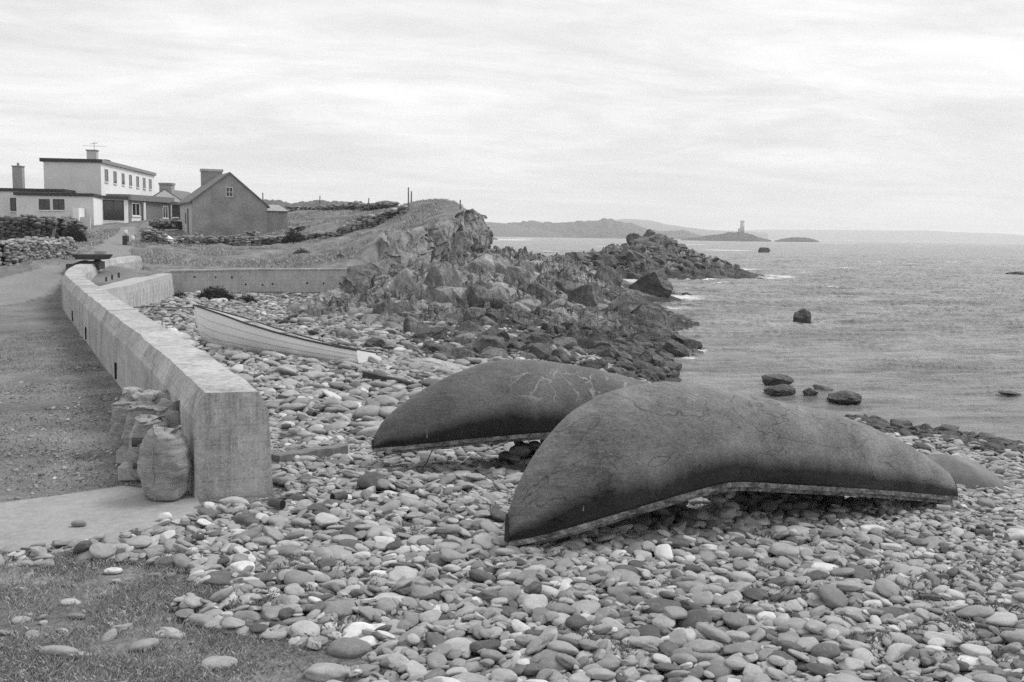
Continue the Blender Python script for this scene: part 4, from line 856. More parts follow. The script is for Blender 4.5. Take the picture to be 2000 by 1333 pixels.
# ------------------------------------------------------------------ upturned boats
def img_line(pts): P = np.array(sorted(pts), float); return lambda x: float(np.interp(x, P[:, 0], P[:, 1]))
def tarred(name, veins, seed):
    m, nt, b = newmat(name); n = N(nt); g = n.pos(True)
    s = n.attr('along'); h = n.attr('up')
    st = n('ShaderNodeCombineXYZ', {0: s, 1: h, 2: float(seed)}).outputs[0]
    a = n.noise(g, 1.6, 6, .65); f = n.noise(g, 30, 6, .8); wr = n.noise(n('ShaderNodeVectorRotate', {'Vector': n.scale(g, (1.1, 6, 6)), 'Angle': .5}, rotation_type='Z_AXIS').outputs[0], 3, 8, .8, 2.2)
    v = n.m('MULTIPLY_ADD', a, .4, n.m('MULTIPLY_ADD', f, .25, n.m('MULTIPLY', wr, .35)))
    lo, hi = (.065, .27) if not veins else (.05, .18)
    c = n.ramp(v, [(.40, lo), (.60, hi)])
    # darker band along the gunwale: part tar, part shade painted into the colour
    band = n.ramp(n.m('MULTIPLY_ADD', n.m('SUBTRACT', n.noise(n.scale(st, (1.3, .0, 1)), 2.2, 6, .7), .5), .6, h), [(.18, 1), (.40, 0)])
    c = n.mix(band, c, n.m('MULTIPLY', c, .17))
    warp = n('ShaderNodeVectorMath', {0: g, 1: n.scale(n('ShaderNodeTexNoise', {'Vector': g, 'Scale': 6.0, 'Detail': 4.0}).outputs['Color'], (.22, .22, .22))}, operation='ADD').outputs[0]
    fine = n.vor(n.scale(warp, (1, 1, .5)), 12, 'DISTANCE_TO_EDGE'); fm = n.m('LESS_THAN', fine, .012)
    c = n.m('MULTIPLY', c, n.m('MULTIPLY_ADD', n.m('MULTIPLY', fm, n.m('GREATER_THAN', n.noise(g, 2.2, 3), .5)), -.12, 1))
    hb = n.m('MULTIPLY_ADD', wr, .7, n.m('MULTIPLY_ADD', f, .35, n.m('MULTIPLY', fm, -.08)))
    if veins:
        vo = n.vor(n.scale(warp, (1, 1, .7)), 3.4, 'DISTANCE_TO_EDGE'); vm = n.m('LESS_THAN', vo, n.m('MULTIPLY', n.noise(g, 5, 3), .05))
        reg = n.m('MULTIPLY', n.ramp(h, [(.42, 0), (.5, 1), (.86, 1), (.93, 0)]), n.ramp(s, [(.26, 0), (.34, 1), (.8, 1), (.85, 0)]))
        vm = n.m('MULTIPLY', n.m('MULTIPLY', vm, reg), n.m('GREATER_THAN', n.noise(g, 2.4, 3, .6), .45)); c = n.mix(n.m('MULTIPLY', vm, .6), c, .36)
    else:
        sc_ = n.m('LESS_THAN', n.m('ABSOLUTE', n.m('SUBTRACT', n.noise(n.scale(st, (5, 1.6, 1)), 1.6, 3, .5), .5)), .004)
        c = n.m('MULTIPLY', c, n.m('MULTIPLY_ADD', sc_, -.5, 1)); hb = n.m('MULTIPLY_ADD', sc_, -1.2, hb)
    nt.links.new(c, b.inputs['Base Color']); b.inputs['Roughness'].default_value = .55; b.inputs['Specular IOR Level'].default_value = .4
    nt.links.new(n.m('MULTIPLY_ADD', band, -.3, .4), b.inputs['Specular IOR Level']); nt.links.new(n.bump(hb, 1.0, .024), b.inputs['Normal']); return m
def upturned(name, A, B, ztip, keel, gun, wfun, label, mat, bow_in=0.0):
    """A, B: plan positions of the two ends; keel/gun: surveyed picture outlines of keel ridge and near gunwale"""
    A = np.array(A); B = np.array(B); ax = B - A; L = np.linalg.norm(ax); ax /= L; nn = np.array([ax[1], -ax[0]])   # towards the camera side
    kl = img_line(keel); gl = img_line(gun); n1, n2 = 110, 56; rows = []
    for i in range(n1):
        t = i / (n1 - 1); te = t
        c = A + ax * L * te; w = wfun(te)
        # keel height on the centre plane, ridge seen from behind-above: solve by fixed point
        z = .8
        for _ in range(12):
            px, py = proj(np.r_[c + 0 * nn, z]); z += (py - kl(px)) * c[1] / FPX
        zk = z; g = c + nn * w; z = .2
        for _ in range(12):
            px, py = proj(np.r_[g, z]); z += (py - gl(px)) * g[1] / FPX
        rows.append((c, w, z, max(zk, z + .02), t))
    C = np.array([np.r_[r[0], r[1], r[2], r[3]] for r in rows])
    for _ in range(3): C[1:-1, 2:] = (C[:-2, 2:] + 2 * C[1:-1, 2:] + C[2:, 2:]) / 4
    V = []; al = []; up = []
    for i in range(n1):
        x, y, w, zg, zk = C[i]; t = rows[i][4]; e = 2.15 - .3 * abs(t - .5)
        for j in range(n2):
            a = math.pi * j / (n2 - 1); cx = math.cos(a); sy = math.sin(a)
            o_ = np.sign(cx) * abs(cx) ** (2 / e) * w; h = abs(sy) ** (2 / (e - .15)) if sy > 0 else 0
            V.append((x + nn[0] * o_, y + nn[1] * o_, zg + (zk - zg) * h)); al.append(t); up.append(h)
    V = np.array(V); al = np.array(al); up = np.array(up)
    # canvas drawn over laths: faint ribs and hollows
    k = np.sin(al * math.pi) ** .5 * (up > .03)
    V[:, 2] += k * (fbm(al * 9, up * 3, 5, 3) * .018 + np.abs(np.cos(al * math.pi * 17)) * .007 * (up > .1))
    V[:, :2] += (fbm(al * 7 + 9, up * 5, V[:, 1] * 2, 3) * .012 * k)[:, None] * nn
    off = np.array([C[0, 0], C[0, 1], C[0, 3]]); root = empty(name, tuple(off), label, 'rowing boat', 'upturned canvas boats')
    I = np.arange(n1 * n2).reshape(n1, n2); F = np.stack([I[:-1, :-1], I[1:, :-1], I[1:, 1:], I[:-1, 1:]], -1).reshape(-1, 4)
    hull = link('hull', mesh_np('hull', V - off, F, mat, True, {'along': al, 'up': up}), root)
    sol = hull.modifiers.new('thick', 'SOLIDIFY'); sol.thickness = .015; sol.offset = -1
    # ends closed by small boards
    for i, nm in ((0, 'stem_board'), (n1 - 1, 'transom')):
        m = MB(); m.poly([tuple(V[i * n2 + j]) for j in range(n2)]); 
        if C[i, 2] > .02:
            o = m.build(nm, M['tar_dark'], root); so_ = o.modifiers.new('thick', 'SOLIDIFY'); so_.thickness = .03; so_.offset = 0
    # gunwale laths, outer then inner, on both sides
    for sgn in (1, -1):
        m = MB(); n0 = 0
        for i in range(n1):
            x, y, w, zg, zk = C[i]; q = np.array([x, y]) + nn * sgn * (w + .008)
            p = np.array([x, y]) + nn * sgn * (w - .035)
            m.v += [(q[0], q[1], zg - .035), (q[0], q[1], zg + .012), (p[0], p[1], zg + .012), (p[0], p[1], zg - .035)]
        for i in range(n1 - 1):
            for j in range(4): kk = (j + 1) % 4; m.f.append((i * 4 + j, i * 4 + kk, i * 4 + 4 + kk, i * 4 + 4 + j))
        m.f += [(3, 2, 1, 0), tuple((n1 - 1) * 4 + j for j in range(4))]
        m.build('gunwale', M['gunwale'], root)
        m = MB()
        for i in range(4, n1 - 4):
            x, y, w, zg, zk = C[i]; q = np.array([x, y]) + nn * sgn * (w - .05); p = np.array([x, y]) + nn * sgn * (w - .075)
            m.v += [(q[0], q[1], zg - .085), (q[0], q[1], zg + .03), (p[0], p[1], zg + .03), (p[0], p[1], zg - .085)]
        for i in range(n1 - 9):
            for j in range(4): kk = (j + 1) % 4; m.f.append((i * 4 + j, i * 4 + kk, i * 4 + 4 + kk, i * 4 + 4 + j))
        m.build('inner_gunwale', M['gunwale'], root)
    for t in (.3, .5, .7):
        i = int(t * n1); x, y, w, zg, zk = C[i]; m = MB(); m.box((x, y, zg - .0), (.2, w * 2 - .16, .03), ax); m.build('thwart', M['wood'], root)
    for t in np.linspace(.1, .92, 16):
        i = int(t * n1); x, y, w, zg, zk = C[i]; m = MB(); pts = []
        for j in range(3, n2 - 3, 4): p = V[i * n2 + j]; pts.append((x + (p[0] - x) * .97, y + (p[1] - y) * .97, zg + (p[2] - zg) * .965 - .012))
        m.tube(pts, .014, 5); m.build('rib', M['wood'], root)
    return C
M['tar_dark'] = flat('dark_tar', .02, .5)
M['tarred_front'] = tarred('tarred_canvas_front', False, 1); M['tarred_rear'] = tarred('tarred_canvas_rear', True, 2)
def gun_mat():
    m, nt, b = newmat('worn_painted_lath'); n = N(nt); p = n.pos(True); q = n.noise(n.scale(p, (1, 1, 2)), 7, 8, .8, .4); c = n.ramp(q, [(.42, .04), (.52, .15), (.62, .32)])
    nt.links.new(c, b.inputs['Base Color']); b.inputs['Roughness'].default_value = .8; return m
M['gunwale'] = gun_mat()
def beam(t, wmax, wb, ws, pk=.45):
    f = math.sin(math.pi * t ** (math.log(.5) / math.log(pk))) if 0 < t < 1 else 0
    e = max(0, f) ** .62; return max(wb * (1 - t) + ws * t, e * wmax)
def wfront(t):
    xs = [0, .03, .08, .15, .25, .36, .5, .65, .8, .92, 1]; ys = [.03, .15, .27, .40, .52, .58, .58, .52, .42, .31, .22]; return float(np.interp(t, xs, ys))
K1 = [(985, 1050), (990, 1010), (1003, 965), (1020, 930), (1040, 897), (1070, 857), (1110, 815), (1150, 787), (1200, 765), (1250, 752), (1300, 747.5), (1340, 748.5), (1400, 756), (1460, 768), (1530, 784), (1600, 801), (1660, 819), (1700, 834), (1740, 853), (1800, 887), (1835, 912), (1862, 931)]
G1 = [(980, 1062), (1020, 1057), (1080, 1043), (1160, 1020), (1240, 996), (1320, 972), (1380, 955), (1430, 944), (1480, 945), (1560, 950), (1650, 955), (1750, 962), (1858, 972)]
A1 = onz(991, 1058, .06)[:2]; B1 = onz(1838, 963, -.22)[:2]
C1_ = upturned('upturned_boat', A1, B1, .1, K1, G1, wfront, 'nearer upturned boat, tarred canvas hull humped in the middle, pale worn gunwale on the cobbles', M['tarred_front'])
K2 = [(728, 862), (735, 838), (750, 818), (775, 798), (800, 780), (850, 750), (900, 727), (950, 710), (1000, 703), (1050, 704), (1100, 709), (1160, 719), (1210, 732), (1260, 748), (1320, 772), (1400, 810), (1450, 840), (1490, 862)]
G2 = [(722, 878), (760, 876), (840, 868), (920, 859), (1000, 852), (1080, 846), (1200, 846), (1320, 858), (1420, 874), (1500, 890)]
A2 = at(729, 876, 11.9)[:2]; B2 = at(1480, 880, 14.4)[:2]
C2_ = upturned('upturned_boat', A2, B2, .3, K2, G2, lambda t: wfront(t) * .95, 'rear upturned boat, dark hull with pale branching cracks, bow raised clear of the cobbles', M['tarred_rear'])

# stone pile under the rear boat
def pile(name, cx, cy, rx, ry, h, n_, szr, label, cat, mat):
    root_z = H1(cx, cy); S = []
    for k in range(n_):
        a = rng.uniform(0, 6.28); r_ = rng.uniform(0, 1) ** .5; f = 1 - r_; z = root_z + h * f * rng.uniform(.2, 1) if r_ < .98 else root_z
        s_ = rng.uniform(*szr); S.append((cx + rx * r_ * math.cos(a), cy + ry * r_ * math.sin(a), z, rng.normal(0, .3), rng.normal(0, .3), rng.uniform(0, 3), s_, s_ * .75, s_ * .5, rng.integers(0, NR + NA), rng.uniform(0, .5), -1))
    o = link(name, stones_mesh(name, np.array(S), 2, mat)); return tag(o, label, cat)
gp_ = at(1030, 880, 12.4); pile('prop_or_shade_stones', gp_[0] + .1, 12.6, .55, .4, .72, 150, (.05, .13), 'heap of dark stones propping up the middle of the rear boat', 'stone heap', M['stone_dark'])
for t_, lb in ((.3, 'added dark stones deepening the shade under the fore part of the front boat'), (.55, 'added dark stones deepening the shade amidships under the front boat'), (.68, 'added dark stones deepening the shade under the after half of the front boat')):
    i = int(t_ * 109); x, y, w, zg, zk = C1_[i]; pile('prop_or_shade_stones', x - .12, y + .25, .6, .32, max(.1, zg - H1(x, y) + .1), 130, (.05, .11), lb, 'stone heap', M['stone_dark'])  # dark heaps added to close the view and blacken the gap under the hull
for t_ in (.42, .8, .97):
    i = int(t_ * 109); x, y, w, zg, zk = C1_[i]; pile('prop_or_shade_stones', x, y, .35, .3, max(.1, zg - H1(x, y) - .02), 45, (.05, .11), {.42: 'stones packed under the middle of the front boat', .8: 'stones packed under the after part of the front boat', .97: 'stones under the stern end of the front boat'}[t_], 'stone heap', M['stone_mid'])
x, y, w, zg, zk = C2_[100]; pile('prop_or_shade_stones', x, y, .4, .3, max(.1, zg - H1(x, y)), 60, (.06, .12), 'stones under the far end of the rear boat', 'stone heap', M['stone_mid'])
P = at(848, 871, 12.0); Q = ground(820, 925); m = MB(); m.tube([P, (P + Q) / 2 + np.array([0, 0, -.03]), Q], .006, 5); tag(m.build('rope', M['wire']), 'thin dark line hanging from the rear boat gunwale to the stones', 'rope')

# ------------------------------------------------------------------ white clinker boat
def white_boat():
    gunN = img_line([(378, 596), (395, 602), (440, 617), (480, 632), (540, 650), (600, 665), (660, 678), (700, 685), (728, 690)])
    keelN = img_line([(380, 606), (395, 636), (410, 655), (425, 668), (450, 681), (480, 690), (520, 699), (560, 706), (620, 713), (660, 717), (695, 720)])
    bow = at(381, 597, 27.6); ster = at(716, 690, 24.7); A = bow[:2]; B = ster[:2]; ax = B - A; L = np.linalg.norm(ax); ax /= L; nn = np.array([-ax[1], ax[0]]); nn = nn if nn[1] < 0 else -nn
    n1, ns = 70, 36; V = []; al = []; G = []; inner = []
    for i in range(n1):
        t = i / (n1 - 1); c = A + ax * L * t; w = float(np.interp(t, [0, .04, .12, .25, .45, .65, .85, 1], [.01, .12, .28, .46, .58, .58, .48, .36]))
        g = c + nn * w; z = .2
        for _ in range(10): px, py = proj(np.r_[g, z]); z += (py - gunN(px)) * g[1] / FPX
        zg = z; z = -.4; kk = c + ax * 0
        for _ in range(10): px, py = proj(np.r_[kk, z]); z += (py - keelN(px)) * kk[1] / FPX
        zk = min(z, zg - .02); gz = H1(*c) - .04; zk = max(zk, gz) if t > .2 else zk
        zk = float(np.interp(t, [0, .015, .05, .10, .16, 1], [zg - .12, zg - .45, (zg + gz) / 2 - .35, gz + .12, gz, gz])); zk = max(zk, gz)
        G.append((c, w, zg, zk))
    def ring(i, sgn, shrink=0.0):
        c, w, zg, zk = G[i]; out = []
        for j in range(ns):
            f = j / (ns - 1); pl = min(4, j // 7); fr = (j - pl * 7) / 7; s_ = math.sin(min(1, f * 1.02) * math.pi / 2)
            o_ = (w - shrink) * (s_ ** .42) ; lap = .02 * (1 - fr) if j and w > .1 else 0
            z = zk + (zg - zk) * f ** 1.25 - (.24 * w / .58 * f if sgn < 0 else 0)
            out.append((c[0] + nn[0] * sgn * (o_ + lap), c[1] + nn[1] * sgn * (o_ + lap), z))
        return out
    root = empty('rowing_boat', (float(A[0]), float(A[1]), 0), 'long white clinker boat with dark gunwale drawn up on the stones inside the wall', 'rowing boat')
    m = MB(); k = 0
    for i in range(n1): m.v += ring(i, 1)[::-1] + ring(i, -1)[1:]; k = ns * 2 - 1
    for i in range(n1 - 1):
        for j in range(k - 1): m.f.append((i * k + j, i * k + j + 1, (i + 1) * k + j + 1, (i + 1) * k + j))
    h = m.build('hull', M['boatpaint'], root); so_ = h.modifiers.new('thick', 'SOLIDIFY'); so_.thickness = .02; so_.offset = 0
    m = MB(); m.poly(ring(n1 - 1, 1)[::-1] + ring(n1 - 1, -1)[1:]); tr = m.build('transom', M['boatpaint'], root); so_ = tr.modifiers.new('thick', 'SOLIDIFY'); so_.thickness = .04
    for sgn in (1, -1):
        m = MB(); m.tube([(c[0] + nn[0] * sgn * (w + .03), c[1] + nn[1] * sgn * (w + .03), zg + .01 - (.24 * w / .58 if sgn < 0 else 0)) for c, w, zg, zk in G], .024, 6); m.build('gunwale', M['darkwood'], root)
    m = MB(); m.tube([(G[i][0][0] - ax[0] * .03, G[i][0][1] - ax[1] * .03, G[i][3] - .0) for i in range(0, 16)], .03, 6); m.build('stem', M['boatpaint'], root)
    for t in (.3, .52, .74): i = int(t * n1); c, w, zg, zk = G[i]; m = MB(); m.box((c[0], c[1], zg - .16), (.22, 2 * w - .08, .035), ax); m.build('thwart', M['wood'], root)
    i = int(.97 * n1); 
    c, w, zg, zk = G[50]; m = MB(); m.box((c[0] + nn[0] * .75, c[1] + nn[1] * .75, H1(c[0], c[1]) + .07), (1.9, .12, .05), ax, .0); tag(m.build('plank', M['wood']), 'grey plank lying under the turn of the white boat hull', 'plank')
    a = bow + np.array([0, 0, -.05]); pts = [a, (a + at(330, 601, 31)) / 2 + np.array([0, 0, -.02]), at(330, 601, 31), at(290, 599, 32), at(262, 601, 33)]
    m = MB(); m.tube(pts, .018, 5); tag(m.build('mooring_rope', M['wire']), 'mooring rope stretched from the white boat bow toward the sea wall', 'rope')
M['boatpaint'] = simple('white_boat_paint', .74, .82, 2, 25, .1, .004, .6, False, (1, 1, 2))
white_boat()

# ------------------------------------------------------------------ dry stone walls
def dry_wall(pts, hts, th, label, szr=(.14, .30), dens=1.0, tone=(.35, .2), seed=0, ruin=.15, sub=2, mat=None):
    """pts: ground points (x, y, z) along the wall foot, hts: heights"""
    P = np.array([np.r_[p[:3], h] for p, h in zip(pts, hts)], float); s = np.r_[0, np.cumsum(np.linalg.norm(np.diff(P[:, :2], axis=0), axis=1))]; L = s[-1]; S = []
    def q(t): return np.array([np.interp(t, s, P[:, k]) for k in range(4)])
    ml = (szr[0] + szr[1]) / 2
    t = 0
    while t < L:
        c = q(t); c2 = q(min(L, t + .1)); d = c2[:2] - c[:2]; d /= np.linalg.norm(d) + 1e-9; nn = np.array([d[1], -d[0]]); top = c[3] * (1 + ruin * float(fbm(t * .5, seed, 0, 3)) * 1.6); z = -.1
        while z < top:
            hh = rng.uniform(.3, .6) * ml
            for off in (-th / 2, th / 2) if z < top - .15 else (-th / 4, th / 4):
                a = rng.uniform(*szr) * .62; o_ = off + rng.normal(0, .04)
                S.append((c[0] + nn[0] * o_ + d[0] * rng.normal(0, .06), c[1] + nn[1] * o_ + d[1] * rng.normal(0, .06), c[2] + z + hh / 2, rng.normal(0, .16), rng.normal(0, .16), math.atan2(d[1], d[0]) + rng.normal(0, .3), a, a * .75, hh * .62, rng.integers(NR, NR + NA) if rng.random() < .75 else rng.integers(0, NR), float(np.clip(rng.normal(*tone) + (.22 if z > top - .25 else 0), 0, 1)), -1))
            z += hh * .92
        t += ml * .95 / dens
    root = empty('dry_stone_wall', tuple(P[0, :3]), label, 'stone wall')
    me = stones_mesh('stones', np.array(S) - np.r_[P[0, :3], np.zeros(9)], sub, mat or M['wallstone']); me.transform(Matrix()); link('stones', me, root)
    m = MB(); V = []
    n = max(2, int(L / .8)); pr_ = None
    for k in range(n + 1):
        c = q(L * k / n); c2 = q(min(L, L * k / n + .1)); c1 = q(max(0, L * k / n - .1)); d = c2[:2] - c1[:2]; d /= np.linalg.norm(d); nn = np.array([d[1], -d[0]]); w_ = th / 2 - .03; tp = c[2] + c[3] * .78
        m.v += [(c[0] + nn[0] * w_, c[1] + nn[1] * w_, c[2] - .3), (c[0] + nn[0] * w_, c[1] + nn[1] * w_, tp), (c[0] - nn[0] * w_, c[1] - nn[1] * w_, tp), (c[0] - nn[0] * w_, c[1] - nn[1] * w_, c[2] - .3)]
    for k in range(n):
        for j in range(4): kk = (j + 1) % 4; m.f.append((k * 4 + j, k * 4 + kk, k * 4 + 4 + kk, k * 4 + 4 + j))
    m.f += [(3, 2, 1, 0), tuple(n * 4 + j for j in range(4))]
    m.build('rubble_core', M['core'], root)
    return root
M['core'] = simple('wall_core', .02, .05, 5, 30, .5, .03, .95)
def wpts(L):   # (px, py_foot, Y, py_top)
    pts, hs = [], []
    for px, py, Y, pt in L: p = at(px, py, Y); t = at(px, pt, Y); pts.append(p); hs.append(t[2] - p[2])
    return pts, hs
dry_wall(*wpts([(-60, 530, 45, 472), (0, 523, 46, 475), (40, 517, 48, 474), (90, 507, 50.5, 465), (136, 496, 54, 468)]), .6, 'pale tumbled dry stone wall beside the bend of the track', (.2, .42), 1.1, (.5, .2), 1)
dry_wall(*wpts([(-60, 476, 61, 424), (0, 474, 61.5, 424), (60, 472, 62, 423), (112, 466, 63, 426)]), .6, 'tall dark dry stone wall in front of the low white wing', (.22, .45), 1.0, (.08, .12), 2, .06)
dry_wall(*wpts([(118, 462, 63.5, 428), (133, 466, 64.5, 428), (148, 462, 66, 431), (156, 455, 69, 440)]), .6, 'ivy-grown end of the dark wall beside the gateway', (.22, .45), 1.0, (.2, .15), 3, .15)
dry_wall(*wpts([(282, 484, 67, 458), (300, 486, 67.2, 456), (330, 484, 67.5, 466), (352, 484, 68, 467)]), .7, 'broken dry stone wall heaped at the corner of the track', (.25, .5), 1.1, (.4, .25), 4, .5)
dry_wall(*wpts([(352, 484, 68, 466), (400, 488, 68.4, 463), (450, 486, 69, 463), (500, 483, 69.5, 464), (560, 478, 70, 464), (600, 474, 70.3, 462)]), .6, 'long dark dry stone wall running below the stone cottage', (.22, .45), 1.15, (.3, .24), 5, .14)
dry_wall(*wpts([(600, 474, 70.3, 460), (640, 468, 70.4, 453), (680, 459, 70.2, 442), (720, 446, 69.8, 428), (750, 436, 69.5, 419), (772, 426, 69.2, 412), (792, 418, 69, 405)]), .6, 'dry stone wall climbing the grassy slope to the cliff top', (.28, .55), 1.0, (.33, .22), 6, .25)
dry_wall(*wpts([(565, 410.5, 97, 405), (620, 411, 95, 404), (680, 408.5, 90, 401), (740, 405.5, 86, 398.5), (770, 404.5, 84, 399)]), .6, 'low field wall along the skyline of the hill', (.3, .6), .8, (.25, .2), 7, .5)
dry_wall(*wpts([(300, 440, 84, 431), (318, 441, 83, 431), (350, 441, 82, 431)]), .6, 'short dark wall behind, left of the cottage door side', (.25, .5), 1, (.2, .25), 8, .3)
dry_wall(*wpts([(566, 458, 76, 443), (585, 458, 76, 443), (600, 456, 77, 446)]), .6, 'short dark wall right of the lean-to', (.25, .5), 1, (.2, .2), 9, .3)
P = at(494, 462, 74); pile('stone_heap', P[0], 74, 1.4, .6, .75, 110, (.12, .3), 'heap of white-splashed stones against the cottage gable', 'stone heap', M['stone_pale2'] if 'stone_pale2' in M else M['stone_attr'])
P = at(385, 465, 74); pile('stone_heap', P[0], 74, .6, .4, .5, 40, (.1, .22), 'small stone heap at the left foot of the cottage gable', 'stone heap', M['stone_attr'])

# ------------------------------------------------------------------ helpers for openings surveyed on a wall plane
def on_wall(A, B, px0, px1, py0, py1, out, root, name, mat, depth=.08, origin=None):
    """box on the vertical plane A-B between the picture corners, standing `out` proud of it"""
    a = onplane(px0, (py0 + py1) / 2, A, B); b = onplane(px1, (py0 + py1) / 2, A, B); mid = (px0 + px1) / 2
    z0 = onplane(mid, py1, A, B)[2]; z1 = onplane(mid, py0, A, B)[2]; d = (b - a)[:2]; L = np.linalg.norm(d); d /= L; nn = np.array([d[1], -d[0]])
    c = (a + b)[:2] / 2 + nn * (out - depth / 2); m = MB(); m.box((c[0], c[1], (z0 + z1) / 2), (L, depth, z1 - z0), d); return m.build(name, mat, root)
def window(A, B, px0, px1, py0, py1, root, bars=(1, 1), sill=True, framem=None, fw=None):
    a = onplane(px0, (py0 + py1) / 2, A, B); b = onplane(px1, (py0 + py1) / 2, A, B); mid = (px0 + px1) / 2; z0 = onplane(mid, py1, A, B)[2]; z1 = onplane(mid, py0, A, B)[2]
    d = (b - a)[:2]; L = np.linalg.norm(d); d /= L; nn = np.array([d[1], -d[0]]); c = (a + b)[:2] / 2; H = z1 - z0; fw = fw or min(.07, L * .12); fm = framem or M['frame']
    m = MB()
    def bx(u0, u1, w0, w1, o0, o1): cc = c + d * ((u0 + u1) / 2) + nn * ((o0 + o1) / 2); m.box((cc[0], cc[1], (w0 + w1) / 2), (u1 - u0, abs(o1 - o0), w1 - w0), d)
    bx(-L / 2, L / 2, z0, z0 + fw, .0, .04); bx(-L / 2, L / 2, z1 - fw, z1, .0, .04); bx(-L / 2, -L / 2 + fw, z0 + fw, z1 - fw, .0, .04); bx(L / 2 - fw, L / 2, z0 + fw, z1 - fw, .0, .04)
    for k in range(1, bars[0]): u = -L / 2 + L * k / bars[0]; bx(u - fw * .35, u + fw * .35, z0 + fw, z1 - fw, .002, .035)
    for k in range(1, bars[1]): w_ = z0 + H * k / bars[1]; bx(-L / 2 + fw, L / 2 - fw, w_ - fw * .35, w_ + fw * .35, .003, .037)
    win = m.build('window', fm, root)
    m = MB(); bx(-L / 2 + fw * .5, L / 2 - fw * .5, z0 + fw * .5, z1 - fw * .5, -.05, .012); pane = m.build('pane', M['glass']); pane.parent = win; pane.location = (0, 0, 0); me = pane.data; me.transform(Matrix.Translation(-Vector(root.location)))
    pane.location = (0, 0, 0)
    if sill:
        m = MB(); cc = c + nn * .06; m.box((cc[0], cc[1], z0 - .05), (L + .16, .14, .09), d); s_ = m.build('sill', M['white']); s_.parent = win; s_.data.transform(Matrix.Translation(-Vector(root.location))); s_.location = (0, 0, 0)
    return win

# ------------------------------------------------------------------ stone cottage
def cottage():
    O = at(377, 463, 76); u = np.array([.906, .42]); v = np.array([-.42, .906]); W, D = 5.6, 8.0; zb = O[2]; g = np.array(O[:2]); eh = 2.72; rh = 4.86; eR = 2.45
    f = lambda a, b_, z: (g[0] + u[0] * a + v[0] * b_, g[1] + u[1] * a + v[1] * b_, zb + z)
    root = empty('cottage', f(0, 0, 0), 'old grey rendered stone cottage with gable window, slate roof and thick chimney', 'cottage')
    m = MB(); gb = .002
    m.v = [f(0, 0, -.6), f(W, 0, -.6), f(W, 0, eR), f(W / 2, 0, rh), f(0, 0, eh), f(0, .4, -.6), f(W, .4, -.6), f(W, .4, eR), f(W / 2, .4, rh), f(0, .4, eh)]
    m.f = [(0, 1, 2, 3, 4), (9, 8, 7, 6, 5), (0, 5, 6, 1), (1, 6, 7, 2), (2, 7, 8, 3), (3, 8, 9, 4), (4, 9, 5, 0)]; m.build('gable_wall', M['cottage'], root)
    m = MB(); m.v = [f(0.01, .4, -.6), f(W - .01, .4, -.6), f(W - .01, .4, eR), f(W / 2, .4, rh - .02), f(0.01, .4, eh), f(.01, D, -.6), f(W - .01, D, -.6), f(W - .01, D, eR), f(W / 2, D, rh - .02), f(.01, D, eh)]
    m.f = [(9, 8, 7, 6, 5), (1, 6, 7, 2), (4, 9, 5, 0), (0, 1, 2, 3, 4)]; m.build('side_wall', M['limewash'], root)
    m = MB()
    for a0, z0, a1, z1 in ((-.22, eh - .16, W / 2, rh), (W / 2, rh, W + .2, eR - .15)):
        m.hexa([f(a0, -.12, z0 + .0), f(a1, -.12, z1), f(a1, D + .1, z1), f(a0, D + .1, z0), f(a0, -.12, z0 + .12), f(a1, -.12, z1 + .12), f(a1, D + .1, z1 + .12), f(a0, D + .1, z0 + .12)])
    rf = m.build('roof', M['slate'], root)
    m = MB(); c = f(W / 2 - .28, D - .5, 0); m.box((c[0], c[1], zb + rh - .75), (1.65, .75, 2.6), u); ch = m.build('chimney', M['cottage'], root)
    m = MB(); m.box((c[0], c[1], zb + rh + .6), (1.78, .9, .2), u); m.build('chimney_cap', M['concrete_dull'], root)
    A, B = f(0, 0, 0), f(W, 0, 0); window(A, B, 440.5, 455.5, 365.5, 385.5, root, (2, 2), False, M['pale_render'])
    # door and slit on the side wall (seen at a grazing angle)
    A2, B2 = f(0, D, 0), f(0, 0, 0)
    on_wall(A2, B2, 366.2, 368.4, 408, 460, .01, root, 'door', M['darkwood'], .06); on_wall(A2, B2, 361.8, 363.6, 416, 437, .01, root, 'window', M['glass'], .06)
    m = MB(); p = f(W - .2, .6, 3.2); m.tube([(p[0], p[1], zb + 2.6), (p[0], p[1], zb + 3.5)], .04, 6); m.build('vent_pipe', M['darkwood'], root)
    # lean-to
    O2 = np.array(f(W, 1.2, 0)); r2 = empty('outbuilding', tuple(O2), 'low rough lean-to shed with pale roof against the cottage side', 'shed')
    g2 = lambda a, b_, z: (O2[0] + u[0] * a + v[0] * b_, O2[1] + u[1] * a + v[1] * b_, zb + z)
    m = MB(); m.prism([g2(.02, 0, 0)[:2], g2(1.85, 0, 0)[:2], g2(1.85, 4, 0)[:2], g2(.02, 4, 0)[:2]], zb - .5, zb + 2.08); m.build('wall', M['cottage'], r2)
    m = MB(); m.hexa([g2(.01, -.1, 2.08), g2(2.05, -.1, 2.08), g2(2.05, 4.1, 2.08), g2(.01, 4.1, 2.08), g2(.01, .9, 2.62), g2(1.35, .9, 2.62), g2(1.35, 3, 2.62), g2(.01, 3, 2.62)]); m.build('roof', M['roofpale'], r2)
    m = MB(); m.box(g2(1.0, -.02, 2.09), (2.0, .22, .05), u); m.build('eave_board', M['fascia'], r2)
M['roofpale'] = simple('pale_weathered_roof', .25, .4, 2, 20, .3, .01, .8, False)
cottage()

